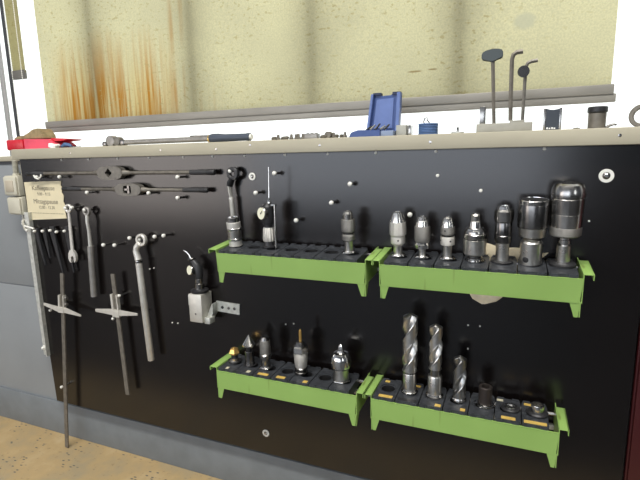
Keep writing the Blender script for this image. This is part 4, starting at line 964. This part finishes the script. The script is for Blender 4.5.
o = MB((0.698, 0.045, SZ)).lathe([(-0.008, 0.006), (-0.007, 0.0105), (0.007, 0.0105), (0.008, 0.006)], (0.698, 0.045, SZ + 0.0107), (0.2, 1, 0), 14).build('hexagon_socket', GREYBAR)
o.location = (0.698, 0.045, SZ); tag(o, 'round grey socket among the tiny bits left of the blue case', 'socket')

# open blue case
t = thing('bit_case', 'open dark blue plastic case with upright lid standing on the shelf', 'case', (0.83, 0.06, SZ)); O = t.location
tr_ = MB(O).prism([(0.768, SZ), (0.858, SZ), (0.858, SZ + 0.018), (0.795, SZ + 0.020), (0.775, SZ + 0.014)], 0.015, 0.085, bevel=0.0015)
tr_.build('tray', BLUE, t)
lid = MB(O).prism([(0.806, SZ + 0.018), (0.897, SZ + 0.012), (0.902, SZ + 0.119), (0.880, SZ + 0.121), (0.874, SZ + 0.113), (0.848, SZ + 0.112), (0.842, SZ + 0.119), (0.820, SZ + 0.118)], 0.074, 0.088, bevel=0.001).build('lid', BLUE, t)
MB(O).prism([(0.823, SZ + 0.026), (0.878, SZ + 0.024), (0.882, SZ + 0.106), (0.833, SZ + 0.104)], 0.0715, 0.0745, bevel=0.0008).build('lid_panel', BLUEIN, lid)
MB(O).prism([(0.888, SZ + 0.012), (0.898, SZ + 0.012), (0.903, SZ + 0.119), (0.893, SZ + 0.119)], 0.06, 0.078, bevel=0.001).prism([(0.806, SZ + 0.018), (0.813, SZ + 0.018), (0.827, SZ + 0.118), (0.820, SZ + 0.118)], 0.06, 0.078, bevel=0.001).build('lid_rim', BLUEIN, lid)
for a_, b_ in ((0.823, 0.846), (0.878, 0.900)): MB(O).b2((a_, 0.070, SZ + 0.114), (b_, 0.09, SZ + 0.122), 0.001).build('latch', DKBLUE, lid)
MB(O).b2((0.858, 0.02, SZ), (0.893, 0.08, SZ + 0.016), 0.002).build('inner_tray', mat('grey_blue_insert', srgb(120, 134, 160), 0.5), t)
for k, x in enumerate((0.822, 0.832, 0.846, 0.860, 0.872)):
    MB(O).tube([(x - 0.006, 0.03, SZ + 0.0195), (x + 0.004, 0.045, SZ + 0.030 + 0.003 * (k % 3))], [0.0032, 0.0024], 8).build('bit', SATIN if k % 2 else DARKSTEEL, t)
tag(MB().b2((0.896, 0.04, SZ), (0.924, 0.075, SZ + 0.030), 0.0012).build('gauge_block', mat('grey_block_metal', srgb(158, 158, 150), 0.5, 0.2)), 'small pale grey metal block standing right of the open blue case', 'block')
tag(MB().b2((0.929, 0.045, SZ), (0.935, 0.075, SZ + 0.029), 0.0008).build('gauge_plate', GREYSTEEL), 'thin upright grey metal plate between the pale block and the blue roll', 'plate')
t = thing('wire_roll', 'blue-grey roll of wire with a loose curled end standing on the shelf', 'roll', (0.981, 0.05, SZ)); O = t.location
prof = [(0, 0.0255)]
for k in range(7): prof += [(0.002 + k * 0.004, 0.0245), (0.004 + k * 0.004, 0.0262)]
prof += [(0.031, 0.0255)]
MB(O).lathe(prof, (0.981, 0.05, SZ), seg=28).build('winding', SPOOLBLUE, t)
MB(O).tube([(0.972, 0.05, SZ + 0.030), (0.968, 0.05, SZ + 0.036), (0.972, 0.05, SZ + 0.046), (0.978, 0.05, SZ + 0.047), (0.978, 0.05, SZ + 0.040), (0.984, 0.05, SZ + 0.033)], 0.0016, 8).build('wire_end', GREYSTEEL, t)
t = thing('adjusting_knob', 'low flat disc with a small upright stub lying left of the key stand', 'knob', (1.057, 0.05, SZ)); O = t.location
MB(O).lathe([(0, 0.012), (0.003, 0.0165), (0.006, 0.0165), (0.007, 0.012)], (1.057, 0.05, SZ), seg=24).build('disc', GALV, t)
MB(O).lathe([(0.006, 0.003), (0.017, 0.003), (0.019, 0.002)], (1.057, 0.05, SZ), seg=12).build('stub', GREYSTEEL, t)

STAND = mat('grey_stand_metal', srgb(150, 148, 138), 0.5, 0.2, noise=0.08, nscale=40)
# key stand with three hexagon keys
t = thing('key_stand', 'low grey metal stand holding three tall hexagon keys on the shelf', 'stand', (1.169, 0.05, SZ)); O = t.location
MB(O).b2((1.104, 0.035, SZ), (1.234, 0.075, SZ + 0.0235), 0.0012).build('base_bar', STAND, t)
MB(O).b2((1.182, 0.038, SZ + 0.023), (1.216, 0.07, SZ + 0.029), 0.001).build('step_block', STAND, t)
MB(O).b2((1.110, 0.045, SZ + 0.0235), (1.1245, 0.068, SZ + 0.067), 0.001).build('end_post', GREYSTEEL, t)
t = thing('hexagon_key', 'hexagon key with a dark grey T-shaped handle, left in the grey stand', 'hexagon key', (1.144, 0.055, SZ + 0.0235)); O = t.location
MB(O).lathe([(0, 0.0048), (0.160, 0.0052)], (1.145, 0.055, SZ + 0.0237), (-0.06, 0, 1), 6).build('shaft', GREYBAR, t)
MB(O).prism([(1.109, 1.397), (1.109, 1.410), (1.116, 1.4155), (1.135, 1.4195), (1.152, 1.4175), (1.159, 1.413), (1.159, 1.399), (1.156, 1.395), (1.143, 1.395), (1.139, 1.388), (1.131, 1.388), (1.127, 1.3935), (1.116, 1.3925)], 0.047, 0.063, bevel=0.002).build('handle', mat('dark_grey_grip_plastic', srgb(62, 70, 72), 0.45), t)
t = tag(MB((1.183, 0.052, SZ + 0.029)).tube([(1.1835, 0.052, SZ + 0.0295), (1.1815, 0.052, 1.30), (1.180, 0.052, 1.390), (1.183, 0.052, 1.401), (1.190, 0.052, 1.4055), (1.204, 0.052, 1.4065)], 0.0057, 6).build('hexagon_key', GREYBAR),
        'tall L-shaped hexagon key standing in the middle of the grey stand', 'hexagon key')
t.location = (1.183, 0.052, SZ + 0.029)
t = thing('hexagon_key', 'L-shaped hexagon key with a round grey tag, right in the grey stand', 'hexagon key', (1.214, 0.055, SZ + 0.0295)); O = t.location
MB(O).tube([(1.2110, 0.055, SZ + 0.0295), (1.212, 0.055, 1.355), (1.2125, 0.055, 1.371), (1.2165, 0.055, 1.379), (1.224, 0.055, 1.382), (1.238, 0.055, 1.3835)], 0.0046, 6).build('shaft', TOOLGREY, t)
MB(O).lathe([(-0.0015, 0.0138), (0.0015, 0.0138)], (1.2075, 0.047, 1.359), (0.15, -1, 0), 24).build('tag', DARKSTEEL, t)

# black clamp collar, black cup, ring
t = thing('clamp_block', 'black notched clamp block with bright side rails standing on the shelf', 'clamp', (1.277, 0.05, SZ)); O = t.location
MB(O).prism([(1.262, SZ), (1.293, SZ), (1.293, SZ + 0.052), (1.285, SZ + 0.050), (1.278, SZ + 0.048), (1.270, SZ + 0.050), (1.262, SZ + 0.053)], 0.035, 0.065, bevel=0.001).build('body', mat('black_anodised', srgb(48, 54, 62), 0.4), t)
MB(O).b2((1.2575, 0.034, SZ), (1.2625, 0.066, SZ + 0.053), 0.0008).build('rail', GREYSTEEL, t)
MB(O).b2((1.2915, 0.034, SZ), (1.2965, 0.066, SZ + 0.053), 0.0008).build('rail', GREYSTEEL, t)
mk = MB(O)
for k, x in enumerate((1.2645, 1.2700, 1.2755, 1.2805)):
    mk.b2((x, 0.0342, SZ + 0.0045), (x + 0.0036, 0.0352, SZ + 0.0085 - 0.001 * (k % 2)))
mk.build('white_marking', WHITEP, t)
t = thing('steel_cup', 'black flanged steel cup standing near the right end of the shelf', 'cup', (1.372, 0.05, SZ)); O = t.location
MB(O).lathe([(0, 0.0185), (0.036, 0.0190), (0.038, 0.0175)], (1.372, 0.05, SZ), seg=28).build('body', GREYBAR, t)
MB(O).lathe([(0.0375, 0.0185), (0.040, 0.0212), (0.050, 0.0212), (0.052, 0.0195), (0.052, 0.015), (0.045, 0.015), (0.045, 0.0002)], (1.372, 0.05, SZ), seg=28).build('rim', OXIDE, t)
tag(MB((1.40, 0.045, SZ)).tube([(1.390, 0.045, SZ + 0.0035), (1.398, 0.045, SZ + 0.008), (1.406, 0.045, SZ + 0.0105), (1.412, 0.045, SZ + 0.009)], [0.0035, 0.003, 0.0026, 0.002], 8).build('bent_pin', DARKSTEEL),
    'little bent pin leaning at the foot of the black steel cup', 'pin').location = (1.40, 0.045, SZ)
tag(MB((1.33, 0.045, SZ)).lathe([(0, 0.008), (0.004, 0.0085), (0.006, 0.004)], (1.33, 0.045, SZ), seg=12).build('nut', GREYSTEEL), 'small flat nut lying left of the black steel cup', 'nut').location = (1.33, 0.045, SZ)
o = MB((1.462, 0.05, SZ)).ring((1.462, 0.05, SZ + 0.0265), 0.0262, 0.0165, 0.026, (0.25, 1, 0), 40).build('bearing_ring', GREYBAR); o.location = (1.462, 0.05, SZ)
tag(o, 'dark steel bearing ring standing on edge at the right end of the shelf', 'ring')
